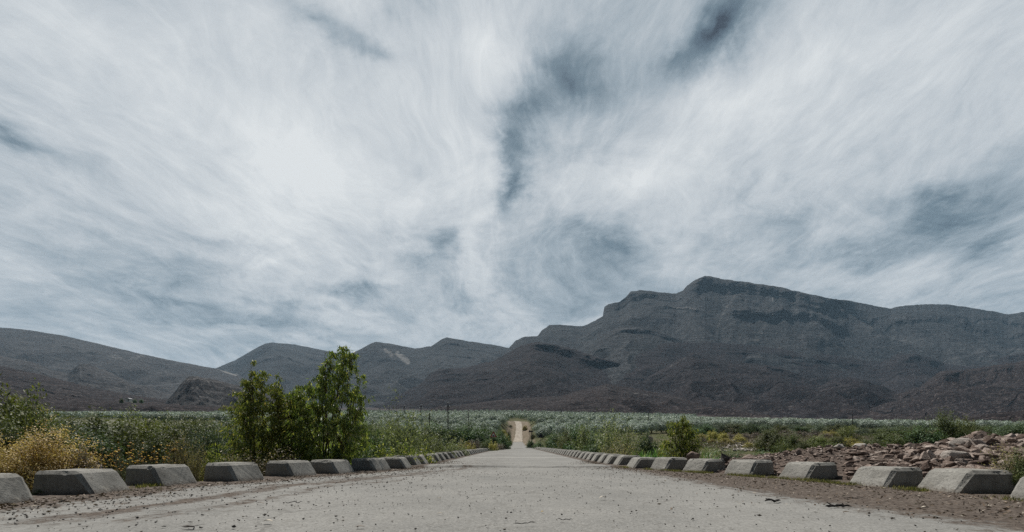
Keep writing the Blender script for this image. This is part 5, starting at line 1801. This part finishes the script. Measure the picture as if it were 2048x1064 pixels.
def marker_post():
    Y = 150
    X = (1063.6 - VX) / FPX * Y
    g = gz(X, Y) - .1
    top = EYE + (VY - 864) / FPX * Y - g
    e = ob('marker_post', None, None, (X, Y, g))
    tag(e, 'stout grey post with a dark square head beside gravel road', 'post')
    ob('post', MB().tube([(0, 0, -.2), (0, 0, top)], .13, 8).mesh('post', M_WOODPOLE, True), e)
    ob('head', MB().box((.05, 0, top + .2), (.66, .1, .5)).mesh('head', M_STEEL), e)


marker_post()


def utility_pole(px, top, Y, label, arms=True, rad=.2, group='utility poles', ball=False):
    X = (px - VX) / FPX * Y
    g = gz(X, Y) - .2
    zt = EYE + (VY - top) / FPX * Y - g
    e = ob('utility_pole', None, None, (X, Y, g))
    e.empty_display_size = .3
    tag(e, label, 'utility pole', group)
    ob('shaft', MB().tube([(0, 0, -.3), (0, 0, zt * .5), (0, 0, zt)], [rad, rad * .9, rad * .75], 8).mesh('shaft', M_WOODPOLE, True), e)
    ends = []
    if arms:
        zc = zt - (1.1 if arms else .5)
        ob('crossarm', MB().box((0, -.12, zc - .25), (1.5, .12, .14)).mesh('crossarm', M_WOODPOLE), e)
        for dx, z in ((-.62, zc - .02), (.62, zc - .02), (0, zt + .16)):
            a = [(dx, -.12 if dx else 0, z - .22), (dx, -.12 if dx else 0, z - .1), (dx, -.12 if dx else 0, z), (dx, -.12 if dx else 0, z + .14), (dx, -.12 if dx else 0, z + .2)]
            ob('insulator', MB().tube(a, [.05, .13, .16, .12, .03], 8).mesh('insulator', M_PORC, True), e)
            ends.append((X + dx, Y - (.12 if dx else 0), g + z + .1))
    else:
        ends = [(X - .5, Y, g + zt - .4), (X + .5, Y, g + zt - .4), (X, Y, g + zt)]
    return ends


P1 = utility_pole(896, 806, 150, 'nearest utility pole with white insulators, left of the road')
P2 = utility_pole(842, 810.5, 215, 'utility pole second in the line left of the nearest one', rad=.22)
P3 = utility_pole(808.5, 811.5, 280, 'utility pole third in the receding line on left', rad=.24)
P4 = utility_pole(778.5, 813, 345, 'utility pole fourth in the receding line on left', rad=.25)
P5 = utility_pole(760, 813.5, 400, 'farthest utility pole of the receding line on left', rad=.25)
P6 = utility_pole(1122, 818.5, 235, 'utility pole with crossarm at the top of orchard right of gravel road', rad=.24)
utility_pole(858.8, 826, 128, 'short thick bare post in the orchard left of nearest utility pole', False, .17, 'bare posts')
utility_pole(936.6, 823.5, 160, 'slim bare post right of the nearest utility pole', False, .15, 'bare posts')
utility_pole(827, 825, 120, 'low pole topped with white insulators amid the willow bush', True, .1, 'utility poles')
utility_pole(1297, 826.5, 165, 'bare dark post in the orchard above the right reeds', False, .14, 'bare posts')
utility_pole(1705, 828.5, 170, 'bare dark post at the orchard edge above the rubble', False, .14, 'bare posts')


def wire(a, b, sag, label):
    t = np.linspace(0, 1, 17)[:, None]
    p = np.array(a) * (1 - t) + np.array(b) * t
    p[:, 2] -= sag * 4 * (t * (1 - t))[:, 0]
    tag(ob('overhead_wire', MB().tube(p, .022, 4).mesh('overhead_wire', M_WIRE)), label, 'wire', 'overhead wires')


for i, (A, B) in enumerate(((P1, P2), (P2, P3), (P3, P4), (P4, P5))):
    for k, nm in enumerate(('left', 'right', 'top')):
        wire(A[k], B[k], 1.0, f'sagging wire on the {nm} insulators, {ORD[i]} span from the nearest utility pole')
for k, nm in enumerate(('left', 'right', 'top')):
    wire(P1[k], P6[k], 1.2, f'long wire on the {nm} insulators crossing above the gravel road')
